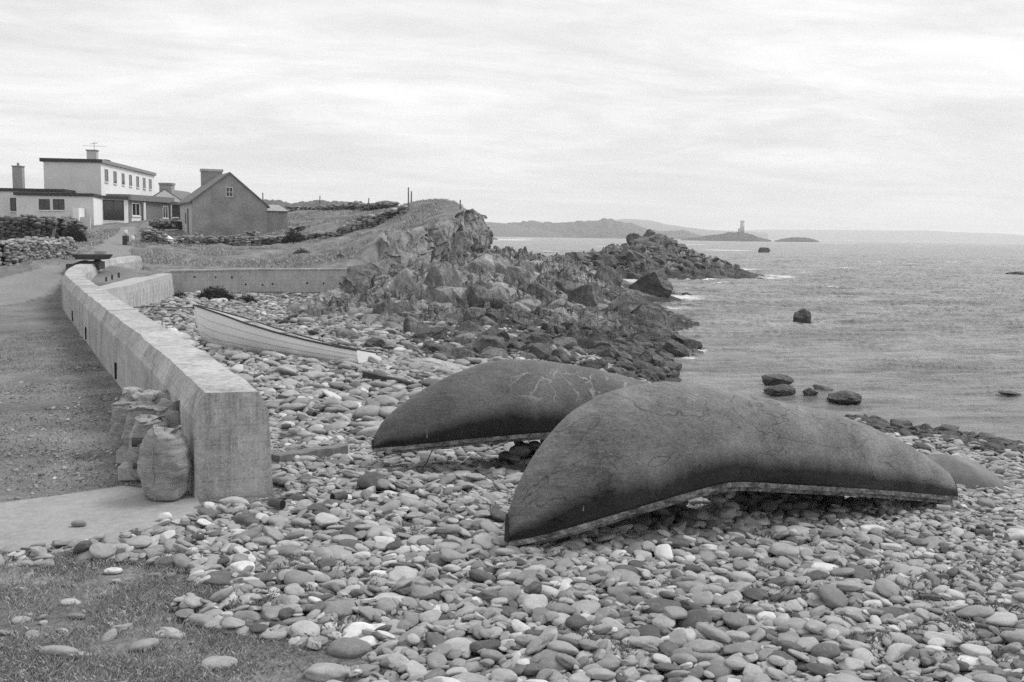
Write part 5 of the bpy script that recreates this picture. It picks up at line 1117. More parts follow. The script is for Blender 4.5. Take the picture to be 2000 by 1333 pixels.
# ------------------------------------------------------------------ white flat-roofed guest house
def hotel():
    zg = 3.0; root = empty('guest_house', (-43.4, 105, zg), 'white flat-roofed two-storey guest house with dark roof edges and a row of narrow upper windows', 'building')
    C1 = at(197.5, 350, 105)[:2]; v = at(302, 360, 128.5)[:2] - C1; LL = np.linalg.norm(v); v = v / LL; u = np.array([-v[1], v[0]]); C4_ = onplane(86, 350, C1, C1 + u)[:2]; WW = np.linalg.norm(C4_ - C1)
    C2 = C1 + v * LL; C4 = C1 + u * WW; C3 = C4 + v * LL; zt = at(197, 318.5, 105)[2]
    m = MB(); m.prism([C1, C2, C3, C4], zg - 1, zt); m.build('upper_wall', M['white'], root)
    o = .18; D1 = C1 - u * o - v * o; D2 = C2 - u * o + v * o; D3 = C3 + u * o + v * o; D4 = C4 + u * (o + .15) - v * o
    m = MB(); m.prism([D1, D2, D3, D4], zt + .004, zt + .36); m.build('roof_edge', M['fascia'], root)
    m = MB(); d = v; c = (D1 + D2) / 2 - u * .02; m.box((c[0], c[1], zt + .182), (LL + .3, .05, .35), v); m.build('fascia_board', M['fascia_pale'], root)
    m = MB(); c = onplane(207, 312, C1 + u * .8, C2 + u * .8); m.box((c[0], c[1], zt + .5), (1.6, .6, .26), v); m.build('roof_hatch', M['fascia'], root)
    # end wall in a darker white, its shade put into the colour
    m = MB(); c = (C1 + C4) / 2 - v * .012; m.box((c[0], c[1], (zg - 1 + zt) / 2), (WW - .02, .02, zt - zg + .9), u); m.build('end_wall', M['shaded_render'], root)
    for px0, px1, y0, y1 in ((204.6, 211, 331, 355.5), (221.6, 227.5, 335, 359), (237.8, 243, 339, 361.5), (252.2, 257.4, 342, 364), (266.2, 271.2, 345, 366.5), (279, 283.8, 347.8, 368.6), (291, 295.8, 350.3, 370)):
        window(C1, C2, px0, px1, y0, y1, root, (1, 2), True, M['fascia_pale'])
    c = C1 + u * 2.2 + v * 5; m = MB(); m.box((c[0], c[1], zt + .95), (1.0, .8, 1.2), u); ch = m.build('chimney', M['pale_render'], root)
    m = MB(); m.box((c[0], c[1], zt + 1.61), (1.15, .95, .12), u); m.build('chimney_cap', M['fascia_pale'], root)
    ae = empty('tv_aerial', (float(c[0]), float(c[1]), zt + 1.67), 'thin television aerial fixed on the guest house chimney', 'aerial')
    m = MB(); m.tube([(c[0] + .2, c[1], zt + 1.6), (c[0] + .2, c[1], zt + 2.5)], .025, 5); m.build('mast', M['wire'], ae)
    m = MB(); m.tube([(c[0] - 1.1, c[1], zt + 2.1), (c[0] + 1.4, c[1] + .3, zt + 2.1)], .016, 5); m.tube([(c[0] - .2, c[1], zt + 2.3), (c[0] + .6, c[1] + .1, zt + 2.45)], .016, 5)
    for k in range(5): m.tube([(c[0] - .1 + k * .16, c[1] - .2, zt + 2.32 + k * .03), (c[0] - .1 + k * .16, c[1] + .2, zt + 2.32 + k * .03)], .012, 4)
    m.build('aerial_rods', M['wire'], ae)
    # low wing facing the shore
    P1 = at(182.5, 410, 98.6)[:2]; P0 = onplane(32, 400, P1, P1 + u)[:2]; P2 = at(199.5, 410, 104.2)[:2]; zl = at(182, 384.5, 98.6)[2]
    wing = empty('guest_house_wing', (float(P1[0]), float(P1[1]), zg), 'low flat-roofed white wing with two dark square windows in front of the guest house', 'building')
    m = MB(); m.prism([P0, P1, P2, P2 + u * 7.5], zg - 1, zl); m.build('wall', M['shaded_render'], wing)  # shore-facing walls use the white with shade in its colour
    m = MB(); dd = (P2 - P1) / np.linalg.norm(P2 - P1); n2 = np.array([dd[1], -dd[0]]); c = (P1 + P2) / 2 + n2 * .012; m.box((c[0], c[1], (zg - 1 + zl) / 2), (np.linalg.norm(P2 - P1) - .02, .02, zl - zg + .9), dd); m.build('side_wall', M['white'], wing)
    m = MB(); m.prism([P0 + u * .2 - v * .15, P1 - u * .15 - v * .15, P2 - u * .15, P2 + u * 7.7], zl + .004, zl + .3); m.build('roof_edge', M['fascia'], wing)
    window(P0, P1, 76.5, 97.5, 389.5, 410.5, wing, (2, 1), True, M['fascia']); window(P0, P1, 104, 126, 389.5, 410.5, wing, (2, 1), True, M['fascia'])
    # further wing and its flue
    Q1 = P0 + v * 3.2 + u * -3.5; Q0 = Q1 + u * 24; zq = at(40, 375, Q1[1])[2]
    fw = empty('guest_house_wing', (float(Q1[0]), float(Q1[1]), zg), 'further white wing at the left edge with one narrow window and a tall flue', 'building')
    Q1b = P0 + u * .01 + v * 3.2
    m = MB(); m.prism([Q0, Q1, Q1 + v * 8, Q0 + v * 8], zg - 1, zq); m.build('wall', M['shaded_render'], fw)
    m = MB(); m.prism([Q0 - v * .15, Q1 - v * .15 - u * .1, Q1 + v * 8 - u * .1, Q0 + v * 8], zq + .004, zq + .32); m.build('roof_edge', M['fascia'], fw)
    window(Q0, Q1, 20.5, 32, 387, 413, fw, (1, 1), True, M['fascia'])
    c = at(37, 360, 108); zc = at(37, 326.5, 108)[2]; m = MB(); m.box((c[0], c[1], (zq + zc) / 2), (.98, .8, zc - zq), u); m.build('flue', M['grey_render'], fw)
    m = MB(); m.box((c[0], c[1], zc + .06), (1.1, .92, .1), u); m.tube([(c[0], c[1], zc + .1), (c[0], c[1], zc + .42)], .13, 8); m.build('flue_cap', M['fascia_pale'], fw)
    # glazed and boarded front under its own fascia
    P3 = at(250.5, 400, 107)[:2]; za = at(200, 388.5, 104.2)[2]; P2b = P2 + np.array([.0, .02])
    fr = empty('boarded_annex', (float(P3[0]), float(P3[1]), zg), 'boarded single-storey front with a wide dark glazed entrance and white posts', 'building')
    m = MB(); m.prism([P2, P3, P3 + v * 3, P2 + v * 3], zg - 1, za - .01); m.build('entrance_wall', M['white'], fr)
    m = MB(); dd = (P3 - P2) / np.linalg.norm(P3 - P2); n3 = np.array([dd[1], -dd[0]]); m.prism([P2 + n3 * .15, P3 + n3 * .15, P3 + v * 3, P2 + v * 3], za, za + .32); m.build('fascia', M['fascia'], fr)
    window(P2, P3, 201.5, 242, 391, 431.5, fr, (2, 2), False, M['fascia'], .12); on_wall(P2, P3, 200, 243, 431.5, 433, .05, fr, 'threshold', M['white'])
    P4 = at(335, 400, 116.5)[:2]; zb_ = at(251, 391.5, 107)[2]; Pb = P4 - (P4 - P3) * .0
    m = MB(); m.prism([P3, P4, P4 + u * 5, P3 + u * 5], zg - 1, zb_); m.build('boarded_wall', M['clad'], fr)
    d4 = (P4 - P3) / np.linalg.norm(P4 - P3); n4 = np.array([d4[1], -d4[0]])
    m = MB(); m.prism([P3 + n4 * .35 - d4 * .1, P4 + n4 * .35 + d4 * .1, P4 + u * 5, P3 + u * 5], zb_ + .004, zb_ + .62); m.build('boarded_fascia', M['clad'], fr)
    window(P3, P4, 257.5, 273, 397, 422.5, fr, (2, 1), True, M['frame'], .1); on_wall(P3, P4, 257, 275, 424.5, 437.5, .03, fr, 'white_panel', M['white'])
    window(P3, P4, 317.5, 328, 402.5, 427, fr, (2, 1), True, M['frame'], .1)
    for px0, px1, a, b_ in ((278, 281.5, 396, 437), (331.5, 335, 400, 431)): on_wall(P3, P4, px0, px1, a, b_, .22, fr, 'post', M['frame'], .14)
    on_wall(P3, P4, 251, 256.5, 397, 440, .02, fr, 'brick_pier', M['clad'], .1)
    # small step block and low wall by the wing
    c = P1 - n2 * 0 + np.array([-.9, -1.2]); m = MB(); m.box((c[0], c[1], zg + .8), (.55, 2.0, 1.9), u); tag(m.build('gate_pier', M['white'], origin=(c[0], c[1], zg)), 'white rendered pier at the corner of the low wing', 'pier')
    c = at(160, 437, 97); m = MB(); m.box((c[0], 97, zg + .35), (1.6, .3, 1.1), u); tag(m.build('garden_wall', M['pale_render'], origin=(c[0], c[1], zg)), 'low pale garden wall in front of the low wing', 'garden wall')
M['shaded_render'] = simple('shaded_white_render', .52, .66, .8, 25, .25, .01, .9, False)  # white render darkened to paint in the shade of camera-facing walls
hotel()
def far_house():
    D = 122; A = at(300, 440, D); s = D / FPX; x0 = at(303, 400, D)[0]; x1 = at(360, 400, D)[0]; zb = 3.5; xm = (x0 + at(351, 400, D)[0]) / 2
    root = empty('gabled_house', (x0, D, zb), 'white gabled house with a broad chimney peeping out behind the boarded front', 'house')
    ze = at(351, 392, D)[2]; za = at(322, 371, D)[2]; hw = (at(354, 400, D)[0] - at(322, 400, D)[0]); xm = at(322, 400, D)[0]
    m = MB(); m.v = [(xm - hw, D, zb), (xm + hw, D, zb), (xm + hw, D, ze), (xm, D, za), (xm - hw, D, ze), (xm - hw, D + 9, zb), (xm + hw, D + 9, zb), (xm + hw, D + 9, ze), (xm, D + 9, za), (xm - hw, D + 9, ze)]
    m.f = [(0, 1, 2, 3, 4), (9, 8, 7, 6, 5), (1, 6, 7, 2), (4, 9, 5, 0)]; m.build('wall', M['white'], root)
    m = MB()
    for a, za_, b_, zb2 in ((xm - hw - .1, ze - .05, xm, za), (xm, za, xm + hw + .1, ze - .05)): m.hexa([(a, D - .05, za_), (b_, D - .05, zb2), (b_, D + 9.1, zb2), (a, D + 9.1, za_), (a, D - .05, za_ + .12), (b_, D - .05, zb2 + .12), (b_, D + 9.1, zb2 + .12), (a, D + 9.1, za_ + .12)])
    m.build('roof', M['slate'], root)
    c = at(322.5, 370, D); zt = at(322, 366, D)[2]; z2 = at(322, 380, D)[2]; m = MB(); m.box((c[0], D + .7, (zt + z2) / 2), (24 * s, 1.1, zt - z2 + .5), (1, 0)); m.build('chimney', M['grey_render'], root)
    m = MB(); m.box((c[0], D + .7, zt + .4), (26 * s, 1.3, .25), (1, 0)); m.build('chimney_cap', M['fascia_pale'], root)
    # dark lower annex between boarded front and cottage
    r = empty('outbuilding', (at(345, 400, 110)[0], 110, 3.2), 'dark low annex between the boarded front and the cottage', 'shed')
    a, b_ = at(336, 420, 112), at(362, 420, 112); zt = at(345, 401, 112)[2]
    m = MB(); m.prism([(a[0], 112), (b_[0] + 1, 112), (b_[0] + 1, 116), (a[0], 116)], 2.6, zt); m.build('wall', M['darkwood'], r)
    m = MB(); zt2 = at(345, 395, 112)[2]; m.prism([(a[0] - .1, 111.7), (b_[0] + 1, 111.7), (b_[0] + 1, 116.2), (a[0] - .1, 116.2)], zt + .004, zt2); m.build('roof', M['slate'], r)
    on_wall((a[0], 112), (b_[0], 112), 337, 350, 424.5, 427, .05, r, 'sill', M['white'])
far_house()

# ------------------------------------------------------------------ fence posts
for px, py0, py1, Y, lean, lab in [(625, 407, 383, 92, 0, 'fence post on the hill skyline nearest the cottage'), (720, 404, 387, 86, .02, 'short fence post midway along the hill skyline'), (798, 401, 366.5, 70, -.01, 'tall fence post at the near edge of the cliff-top knoll'), (803, 402, 374, 71, .03, 'thinner post leaning beside the tall fence post'), (899, 406, 391, 66, 0, 'fence post above the seaward edge of the cliff'), (789, 438, 420, 67, -.35, 'broken post leaning on the slope below the wall'),
                                (101, 462, 436, 60, .32, 'leaning pole between the two walls at the left')]:
    a = at(px, py0 + 3, Y); b_ = at(px, py1, Y); m = MB(); p1 = b_ + np.array([lean, 0, 0]); m.tube([a - np.array([0, 0, .3]), (a + p1) / 2, p1], [.055, .05, .045] if px != 101 else [.1, .09, .08], 7); tag(m.build('fence_post', M['wood'], origin=a), lab, 'post', 'fence posts' if px != 101 else None)

# ------------------------------------------------------------------ bushes
def bush(px, py, Y, wpx, hpx, label, n=1400):
    P = at(px, py, Y); k = Y / FPX; w, h = wpx * k / 2, hpx * k; z0 = H1(P[0], P[1]) - .05; root = empty('bush', (P[0], P[1], z0), label, 'bush')
    a = rng.uniform(0, 6.28, n); r_ = rng.uniform(0, 1, n) ** .5; zz = rng.uniform(0, 1, n) * np.clip(1 - r_ ** 2 * .9 + rng.normal(0, .12, n), .05, 1.15); pts = np.c_[np.cos(a) * r_ * w, np.sin(a) * r_ * w * .6, zz * h]
    me = blades('foliage', pts, .12 * max(h, .4), .035, 1.2, M['bush']); link('foliage', me, root)
    m = MB()
    for q in range(6): an = q * 1.05; m.tube([(P[0], P[1], z0 - .1), (P[0] + math.cos(an) * w * .3, P[1] + math.sin(an) * w * .2, z0 + h * .4), (P[0] + math.cos(an) * w * .6, P[1] + math.sin(an) * w * .4, z0 + h * .7)], [.03, .02, .01], 5)
    m.build('stems', M['darkwood'], root)
bush(420, 575, 46.3, 74, 26, 'dark spreading bush growing against the long retaining wall', 5000)
bush(480, 582, 46.0, 44, 15, 'low dark bush just right of the spreading bush', 2200); bush(350, 566, 46, 30, 16, 'small sparse bush in the corner of the quay wall', 700)
bush(575, 476, 69, 50, 26, 'dark scrub in front of the long wall, right of the lean-to', 2500); bush(590, 500, 61, 34, 12, 'tuft of dark scrub on the grass above the retaining wall', 900); bush(145, 470, 63, 46, 34, 'ivy mass spilling from the wall end at the gateway', 3500); bush(665, 500, 55, 24, 9, 'small dark tuft low on the slope', 400)

# ------------------------------------------------------------------ sacks at the wall
def sackmat():
    m, nt, b = newmat('woven_sack'); n = N(nt); p = n.pos(True); sx = n('ShaderNodeSeparateXYZ', {0: p})
    wv = n.m('MULTIPLY', n.m('SINE', n.m('MULTIPLY', sx.outputs[2], 520)), n.m('SINE', n.m('MULTIPLY', n.m('ADD', sx.outputs[0], sx.outputs[1]), 520)))
    a = n.noise(p, 5, 6, .65); cr = n.noise(n.scale(p, (3, 3, 16)), 2.2, 5, .6, .8); f = n.noise(p, 60, 4, .8)
    v = n.m('MULTIPLY_ADD', a, .45, n.m('MULTIPLY_ADD', f, .25, n.m('MULTIPLY', cr, .3))); c = n.ramp(v, [(.38, .17), (.62, .38)])
    nt.links.new(c, b.inputs['Base Color']); b.inputs['Roughness'].default_value = .75; nt.links.new(n.bump(n.m('MULTIPLY_ADD', cr, 1.3, n.m('MULTIPLY_ADD', wv, .08, n.m('MULTIPLY', f, .15))), .7, .03), b.inputs['Normal']); return m
M['sack'] = sackmat(); M['sack_print'] = simple('sack_print', .04, .09, 20, 60, .2, .003, .8)
def sack(px, py, Y, w, h, seed, label, neck=None, rz=0.0, patches=False, lean=(0, 0)):
    P = at(px, py, Y); z0 = .02; root = empty('sack', (P[0], P[1], z0), label, 'sack', 'sacks against the sea wall', rz); n1, n2 = 64, 46; V = []
    for j in range(n2):
        f = j / (n2 - 1)
        if f < .86: s_ = np.interp(f, [0, .04, .12, .40, .66, .80, .86], [.6, .84, .95, 1.06, .98, .86, .74]); z = f / .86 * h * .93
        else: g = (f - .86) / .14; s_ = .82 * (1 - g) ** .55 + (.1 if neck else .0); z = h * .93 + math.sin(g * math.pi / 2) * h * .07
        for i in range(n1):
            a = 2 * math.pi * i / n1; ex = 3.2; ca, sa = math.cos(a), math.sin(a); r_ = (abs(ca) ** ex + abs(sa) ** ex) ** (-1 / ex)
            k = 1 + .05 * float(np.sin(a * 3 + seed + f * 4)) + .018 * math.sin(f * 40 + 2 * math.sin(a * 2 + seed)) * (f > .35)
            V.append((ca * r_ * w / 2 * s_ * k + lean[0] * f, sa * r_ * w / 2 * .82 * s_ * k + lean[1] * f, z + .02 * math.sin(a * 2 + seed) * f))
    V = np.array(V); V += np.stack([fbm(V[:, 0] * 7 + seed * 3 + 5 * q, V[:, 1] * 7, V[:, 2] * 7, 3) for q in range(3)], 1) * .04
    I = np.arange(n1 * n2).reshape(n2, n1); J = np.roll(I, -1, 1); F = np.stack([I[:-1], J[:-1], J[1:], I[1:]], -1).reshape(-1, 4); b0 = len(V)
    link('bag', mesh_np('bag', V, F, M['sack'], True), root)
    if neck:
        V2 = []; m1, m2 = 36, 22; hh, ww = neck
        for j in range(m2):
            f = j / (m2 - 1); s_ = np.interp(f, [0, .12, .3, .6, .85, 1], [1.5, .8, .8, 1.05, .85, .1])
            for i in range(m1): a = 2 * math.pi * i / m1; k = 1 + .3 * math.sin(a * 4 + seed + f * 2) * (f > .1); V2.append((math.cos(a) * ww / 2 * s_ * k + lean[0] + f * .05, math.sin(a) * ww / 2 * s_ * k + lean[1], h * .95 + f * hh))
        V2 = np.array(V2); V2 += np.stack([fbm(V2[:, 0] * 14 + 5 * q, V2[:, 1] * 14, V2[:, 2] * 9 + seed, 3) for q in range(3)], 1) * .055
        I = np.arange(m1 * m2).reshape(m2, m1); J = np.roll(I, -1, 1); F = np.stack([I[:-1], J[:-1], J[1:], I[1:]], -1).reshape(-1, 4); link('tied_neck', mesh_np('tied_neck', V2, F, M['sackneck'], True), root)
    return root
M['sackneck'] = simple('pale_sack_cloth', .24, .40, 6, 50, .5, .01, .8)
s1 = sack(323, 972, 10.15, .47, .72, 1, 'nearest bulging woven sack with a seam down its front, standing at the wall end', None, -.35, lean=(.02, 0))
def flap(root, pts, mat, name, sub=0):
    m = MB(); m.tube(pts, .016, 6); return m.build(name, mat, root)
b_ = np.array(s1.location)
# folded mouth and seam of the nearest sack
def mouth(root, c, rx, ry, rz_, amp, name='mouth', seed=0, hgt=.09):
    n1, n2 = 54, 10; V = []
    for j in range(n2):
        f = j / (n2 - 1)
        for i in range(n1):
            a = 2 * math.pi * i / n1; w_ = 1 + .22 * math.sin(a * 3 + seed) * f + .1 * math.sin(a * 7 + seed) * f; V.append((c[0] + math.cos(a) * rx * (.62 + .5 * f) * w_, c[1] + math.sin(a) * ry * (.62 + .5 * f) * w_, c[2] + hgt * (f ** .8) * (1 + amp * math.sin(a * 2 + seed))))
    V = np.array(V); I = np.arange(n1 * n2).reshape(n2, n1); J = np.roll(I, -1, 1); F = np.stack([I[:-1], J[:-1], J[1:], I[1:]], -1).reshape(-1, 4); o = link(name, mesh_np(name, V, F, M['sack'], True), root); s_ = o.modifiers.new('t', 'SOLIDIFY'); s_.thickness = .008; return o
mouth(s1, (.03, 0, .66), .13, .09, 0, .9, 'folded_mouth', 1, .06)
m = MB(); m.tube([tuple(np.array([.02 + .01 * math.sin(z * 30), -.205 + .02 * (abs(z - .35) / .35) ** 2, z]) + b_) for z in np.linspace(.02, .66, 22)], .007, 5); o = m.build('seam', M['sack']); o.parent = s1; o.data.transform(Matrix.Translation(-Vector(s1.location) + Vector(o.location))); o.location = (0, 0, 0)
s2 = sack(296, 940, 10.95, .42, .70, 2, 'second sack from the wall end, with dark printed patches and an open rolled mouth', None, .1)
mouth(s2, (0, 0, .64), .13, .11, 0, .6, 'rolled_mouth', 2, .05)
for x, z, w_, h_ in ((-.09, .45, .13, .1), (-.02, .3, .16, .08), (-.1, .18, .1, .06)):
    n_ = 10; V = []
    for j in range(2):
        for i in range(n_): xx = x - w_ / 2 + w_ * i / (n_ - 1); V.append((xx, -.182 - .0 + .25 * xx * xx, z + (j - .5) * h_))
    F = [[i, i + 1, n_ + i + 1, n_ + i] for i in range(n_ - 1)]; o = link('print_patch', mesh_np('print_patch', V, F, M['sack_print'], True), s2); s_ = o.modifiers.new('t', 'SOLIDIFY'); s_.thickness = .01
s3 = sack(334, 915, 11.2, .36, .74, 3, 'sack with a high open collar leaning on the wall behind the nearest sack', None, .2); mouth(s3, (0, .0, .68), .13, .11, 0, .5, 'open_collar', 3.2, .12)
s4 = sack(286, 920, 11.8, .46, .70, 4, 'full pale-topped sack with a tied neck, fourth along the wall', (.2, .24), .1, lean=(.0, 0))
s5 = sack(262, 905, 12.3, .46, .66, 5, 'farthest full sack, its twisted neck drooping to the left', (.2, .2), .3, lean=(-.04, 0))
s6 = sack(318, 900, 12.0, .40, .82, 6, 'pale sack slumped between the tied sacks and the wall', None, .3)
for px, py, Y, lab in ((262, 945, 11.0, 'nearer of two concrete blocks under the sacks'), (256, 925, 11.8, 'farther of two concrete blocks under the sacks')):
    p = at(px + 12, py, Y); m = MB(); m.box((p[0], p[1], .09), (.42, .24, .17), (1, .15)); tag(m.build('concrete_block', M['concrete_dull'], bevel=.012, origin=(p[0], p[1], 0)), lab, 'block', 'blocks under the sacks')

# ------------------------------------------------------------------ things on the track
def trailer():
    D = 43.2; a = at(150, 500, D); b_ = at(208, 500, D); k = D / FPX; zg = H1(a[0] + .5, D)
    root = empty('trailer', (a[0], D, zg), 'low black flatbed trailer parked on the track behind the wall bend', 'trailer')
    z1, z0 = at(175, 497, D)[2], at(175, 507, D)[2]; L = b_[0] - a[0]; m = MB()
    m.v = [(a[0] + .15, D - .5, z0), (b_[0] - .1, D - .5, z0), (b_[0] - .1, D + .6, z0), (a[0] + .15, D + .6, z0), (a[0], D - .55, z1), (b_[0] + .05, D - .55, z1), (b_[0] + .05, D + .65, z1), (a[0], D + .65, z1)]
    m.f = [(3, 2, 1, 0), (4, 5, 6, 7), (0, 1, 5, 4), (1, 2, 6, 5), (2, 3, 7, 6), (3, 0, 4, 7)]; m.build('bed', M['darkwood'], root, bevel=.02)
    m = MB(); m.box((a[0] + L / 2, D, (z0 + zg) / 2 + .02), (L * .7, .6, z0 - zg - .2)); m.tube([(a[0] + .2, D, z0 - .1), (a[0] - .35, D, z0 - .32)], .05, 6); m.build('chassis', M['darkwood'], root)
    for y_ in (-.6, .7): m = MB(); m.tube([(a[0] + L * .45, D + y_, zg + .26), (a[0] + L * .45, D + y_ + .14, zg + .26)], .26, 18); w_ = m.build('wheel', M['black_in'], root)
    p = at(147, 513, D); m = MB(); m.box((p[0], p[1] - .1, zg + .16), (.55, .4, .34)); tag(m.build('fish_box', M['darkwood'], origin=(p[0], p[1], zg)), 'dark box on the ground at the left end of the trailer', 'box')
    p = at(194, 494, D); m = MB()
    for q in range(3): m.tube([(p[0] + .24 * math.cos(t) * (1 + q * .06), D + .1 + .2 * math.sin(t), z1 + .03 + q * .05) for t in np.linspace(0, 6.28, 20)], .016, 5)
    tag(m.build('wire_coil', M['fascia_pale'], origin=(p[0], D, z1)), 'coil of pale wire lying on the trailer bed', 'coil')
trailer()
p = at(246, 480, 64); zg = H1(p[0], 64); m = MB(); m.box((p[0], 64, zg + .3), (.32, .32, .6)); tag(m.build('milk_crate', M['darkwood'], bevel=.02, origin=(p[0], 64, zg)), 'small dark crate standing on the track', 'crate')
for dx, lab in ((.02, 'white bag sitting on the small crate on the track'), (.42, 'second white bag beside the crate on the track')):
    V, F = shape_round(int(dx * 10), 3, 2.2, .2); o = link('bag', mesh_np('bag', V * np.array([.13, .12, .17]), F, M['poly'])); o.location = (p[0] + dx, 64, zg + (.78 if dx < .1 else .42)); tag(o, lab, 'bag')
p = at(255, 483, 64); m = MB(); m.box((p[0], 64, zg + .12), (.3, .3, .22)); tag(m.build('stone_block', M['grey_render'], origin=(p[0], 64, zg)), 'pale block under the second bag on the track', 'block')
p = at(323, 467, 67.5); m = MB(); w_ = .44; m.v = [(p[0] - w_, 67.3, p[2]), (p[0] + w_, 67.3, p[2]), (p[0] + w_, 67.9, p[2]), (p[0] - w_, 67.9, p[2]), (p[0] - .03, 67.6, p[2] + .36)]; m.f = [(0, 1, 4), (1, 2, 4), (2, 3, 4), (3, 0, 4), (3, 2, 1, 0)]; tag(m.build('marker_stone', M['white'], origin=p), 'white-painted pointed stone on the broken wall', 'stone')
p = at(326, 470, 67.2); m = MB(); m.box((p[0], p[1], p[2]), (.85, .14, .08), (1, 0), -.12); tag(m.build('plank', M['white'], origin=p), 'white plank lying below the pointed stone', 'plank')

# ------------------------------------------------------------------ litter of the beach
def can(px, py, rpx, Y=None, label='', mat='rust', open_=True, ang=0.0, L=1.6, up=.0):
    P = ground(px, py); k = P[1] / FPX; r_ = rpx * k * .8; d = np.array([math.cos(ang), math.sin(ang), up]); d /= np.linalg.norm(d); c = np.array([P[0], P[1], P[2] + r_ * 1.25 + .03])
    root = empty('tin_can', tuple(c), label, 'can', 'discarded cans on the shingle'); n_ = 18
    m = MB(); m.tube([c, c + d * r_ * L, c + d * r_ * L * 2], [r_, r_ * .97, r_ * .98], n_); m.build('can_body', M[mat], root)
    if open_: m = MB(); m.tube([c - d * .004, c + d * .001], r_ * .9, n_); m.build('open_end', M['black_in'], root)
for a in [(376, 1066, 9, 'dark open can among the stones below the slipway', 'rust', True, .35), (552, 1003, 12, 'large rusty open can near the foot of the wall end', 'rust', True, 2.6), (650, 990, 12, 'dark battered can in front of the timber baulk', 'rust', True, .8), (551, 845, 7, 'round-ended dark can beside the wall', 'rust', True, .3),
          (573, 815, 9, 'pale can with a dark open end beside the wall', 'tin', True, 2.0), (614, 822, 8, 'small black can on the flat stones', 'rust', True, 2.4), (535, 800, 9, 'upright pale jar close against the wall', 'tin', False, .1), (585, 858, 9, 'crumpled pale tin near the wall', 'tin', False, 2.7), (565, 838, 7, 'short pale can beside the round-ended one', 'tin', False, .2),
          (1935, 1062, 12, 'rusty can with a black open mouth at the right', 'rust', True, 2.9), (1965, 1068, 12, 'pale square-ended tin beside the rusty can at the right', 'tin', False, .1), (1855, 1010, 10, 'pale wire-bound tin at the stern of the front boat', 'tin', False, 2.8), (1992, 1075, 8, 'dark tin at the right edge of the shingle', 'rust', True, .3), (766, 905, 6, 'dark can under the bow of the rear boat', 'rust', True, .4), (708, 992, 5, 'small dark tin beside the big dark stone', 'rust', True, .6)]:
    can(a[0], a[1], a[2], None, a[3], a[4], a[5], a[6])
def baulk(px0, py0, px1, py1, thpx, name, label, mat, lift=.06):
    a = ground(px0, py0); b_ = ground(px1, py1); k = (a[1] + b_[1]) / 2 / FPX; th = thpx * k; c = (a + b_) / 2; d = (b_ - a)[:2]; L = np.linalg.norm(d); m = MB(); nseg = 8
    u = d / L; nn = np.array([-u[1], u[0]])
    for i in range(nseg + 1):
        q = a + (b_ - a) * i / nseg; w_ = th * .5 * (1 + .12 * math.sin(i * 2.3)); zt = q[2] + lift + th * (.75 + .05 * math.sin(i * 1.7))
        m.v += [(q[0] - nn[0] * w_, q[1] - nn[1] * w_, q[2] - .05), (q[0] + nn[0] * w_, q[1] + nn[1] * w_, q[2] - .05), (q[0] + nn[0] * w_, q[1] + nn[1] * w_, zt), (q[0] - nn[0] * w_, q[1] - nn[1] * w_, zt)]
    for i in range(nseg):
        for j in range(4): kk = (j + 1) % 4; m.f.append((i * 4 + j, i * 4 + kk, i * 4 + 4 + kk, i * 4 + 4 + j))
    m.f += [(3, 2, 1, 0), tuple(nseg * 4 + j for j in range(4))]
    return tag(m.build(name, mat, origin=a, bevel=.01), label, 'timber')
baulk(536, 916, 672, 893, 26, 'timber_baulk', 'heavy grey timber baulk running from the wall end across the shingle', M['wood'], .05)
baulk(712, 742, 822, 768, 11, 'timber_baulk', 'dark wet baulk sunk in the shingle beyond the rear boat bow', M['darkwood'], .1)
p = ground(560, 795); m = MB(); m.box((p[0], p[1], p[2] + .12), (.34, .05, .16), (1, -.35), -.12); tag(m.build('driftwood_board', M['wood'], origin=p), 'grey board leaning among litter behind the wall end', 'board')
p = at(258, 600, 30.5); zb = H1(p[0] + .6, p[1]); m = MB(); m.box((p[0] + .2, p[1], zb + .28), (1.35, .5, .5), (1, -.25)); tag(m.build('fish_box', M['wood'], bevel=.02, origin=(p[0], p[1], zb)), 'dark wooden box behind the sea wall near the rope', 'box')
for px, w_, lab in ((287, .14, 'small white drum beside the dark wooden box'), (299, .24, 'larger white drum near the mooring rope')):
    p = at(px, 611, 30.2); m = MB(); zb = H1(p[0], p[1]); m.tube([(p[0], p[1], zb), (p[0], p[1], zb + .4)], w_, 14); tag(m.build('drum', M['poly'], origin=(p[0], p[1], zb)), lab, 'drum')
for px, py, Y, sx, sy, sz, lab, mt in ((346, 648, 27.0, .62, .3, .24, 'long white polythene bundle lying behind the sea wall', 'poly'), (332, 619, 29, .3, .22, .2, 'small white bundle beyond the long polythene one', 'poly'), (368, 655, 26.4, .3, .2, .16, 'white bundle end close to the boat bow', 'poly')):
    p = at(px, py, Y); V, F = shape_round(int(px), 4, 2.2, .2); V = V * (1 + .12 * fbm(V[:, 0] * 4, V[:, 1] * 4, V[:, 2] * 4, 3))[:, None]; o = link('bundle', mesh_np('bundle', V * np.array([sx, sy, sz]), F, M[mt])); o.location = (p[0], p[1], H1(p[0], p[1]) + sz * .6); o.rotation_euler = (0, 0, -.5); tag(o, lab, 'bundle')
p = at(303, 626, 28.0); zb = H1(p[0], p[1]); pot = empty('lobster_pot', (p[0], p[1], zb), 'dark netted lobster pot behind the sea wall', 'lobster pot'); m = MB()
for q in range(5): x_ = p[0] - .3 + q * .15; m.tube([(x_, p[1] + .22 * math.cos(t), zb + .02 + .38 * math.sin(t)) for t in np.linspace(0, math.pi, 10)], .018, 5)
m.build('hoop', M['darkwood'], pot); m = MB()
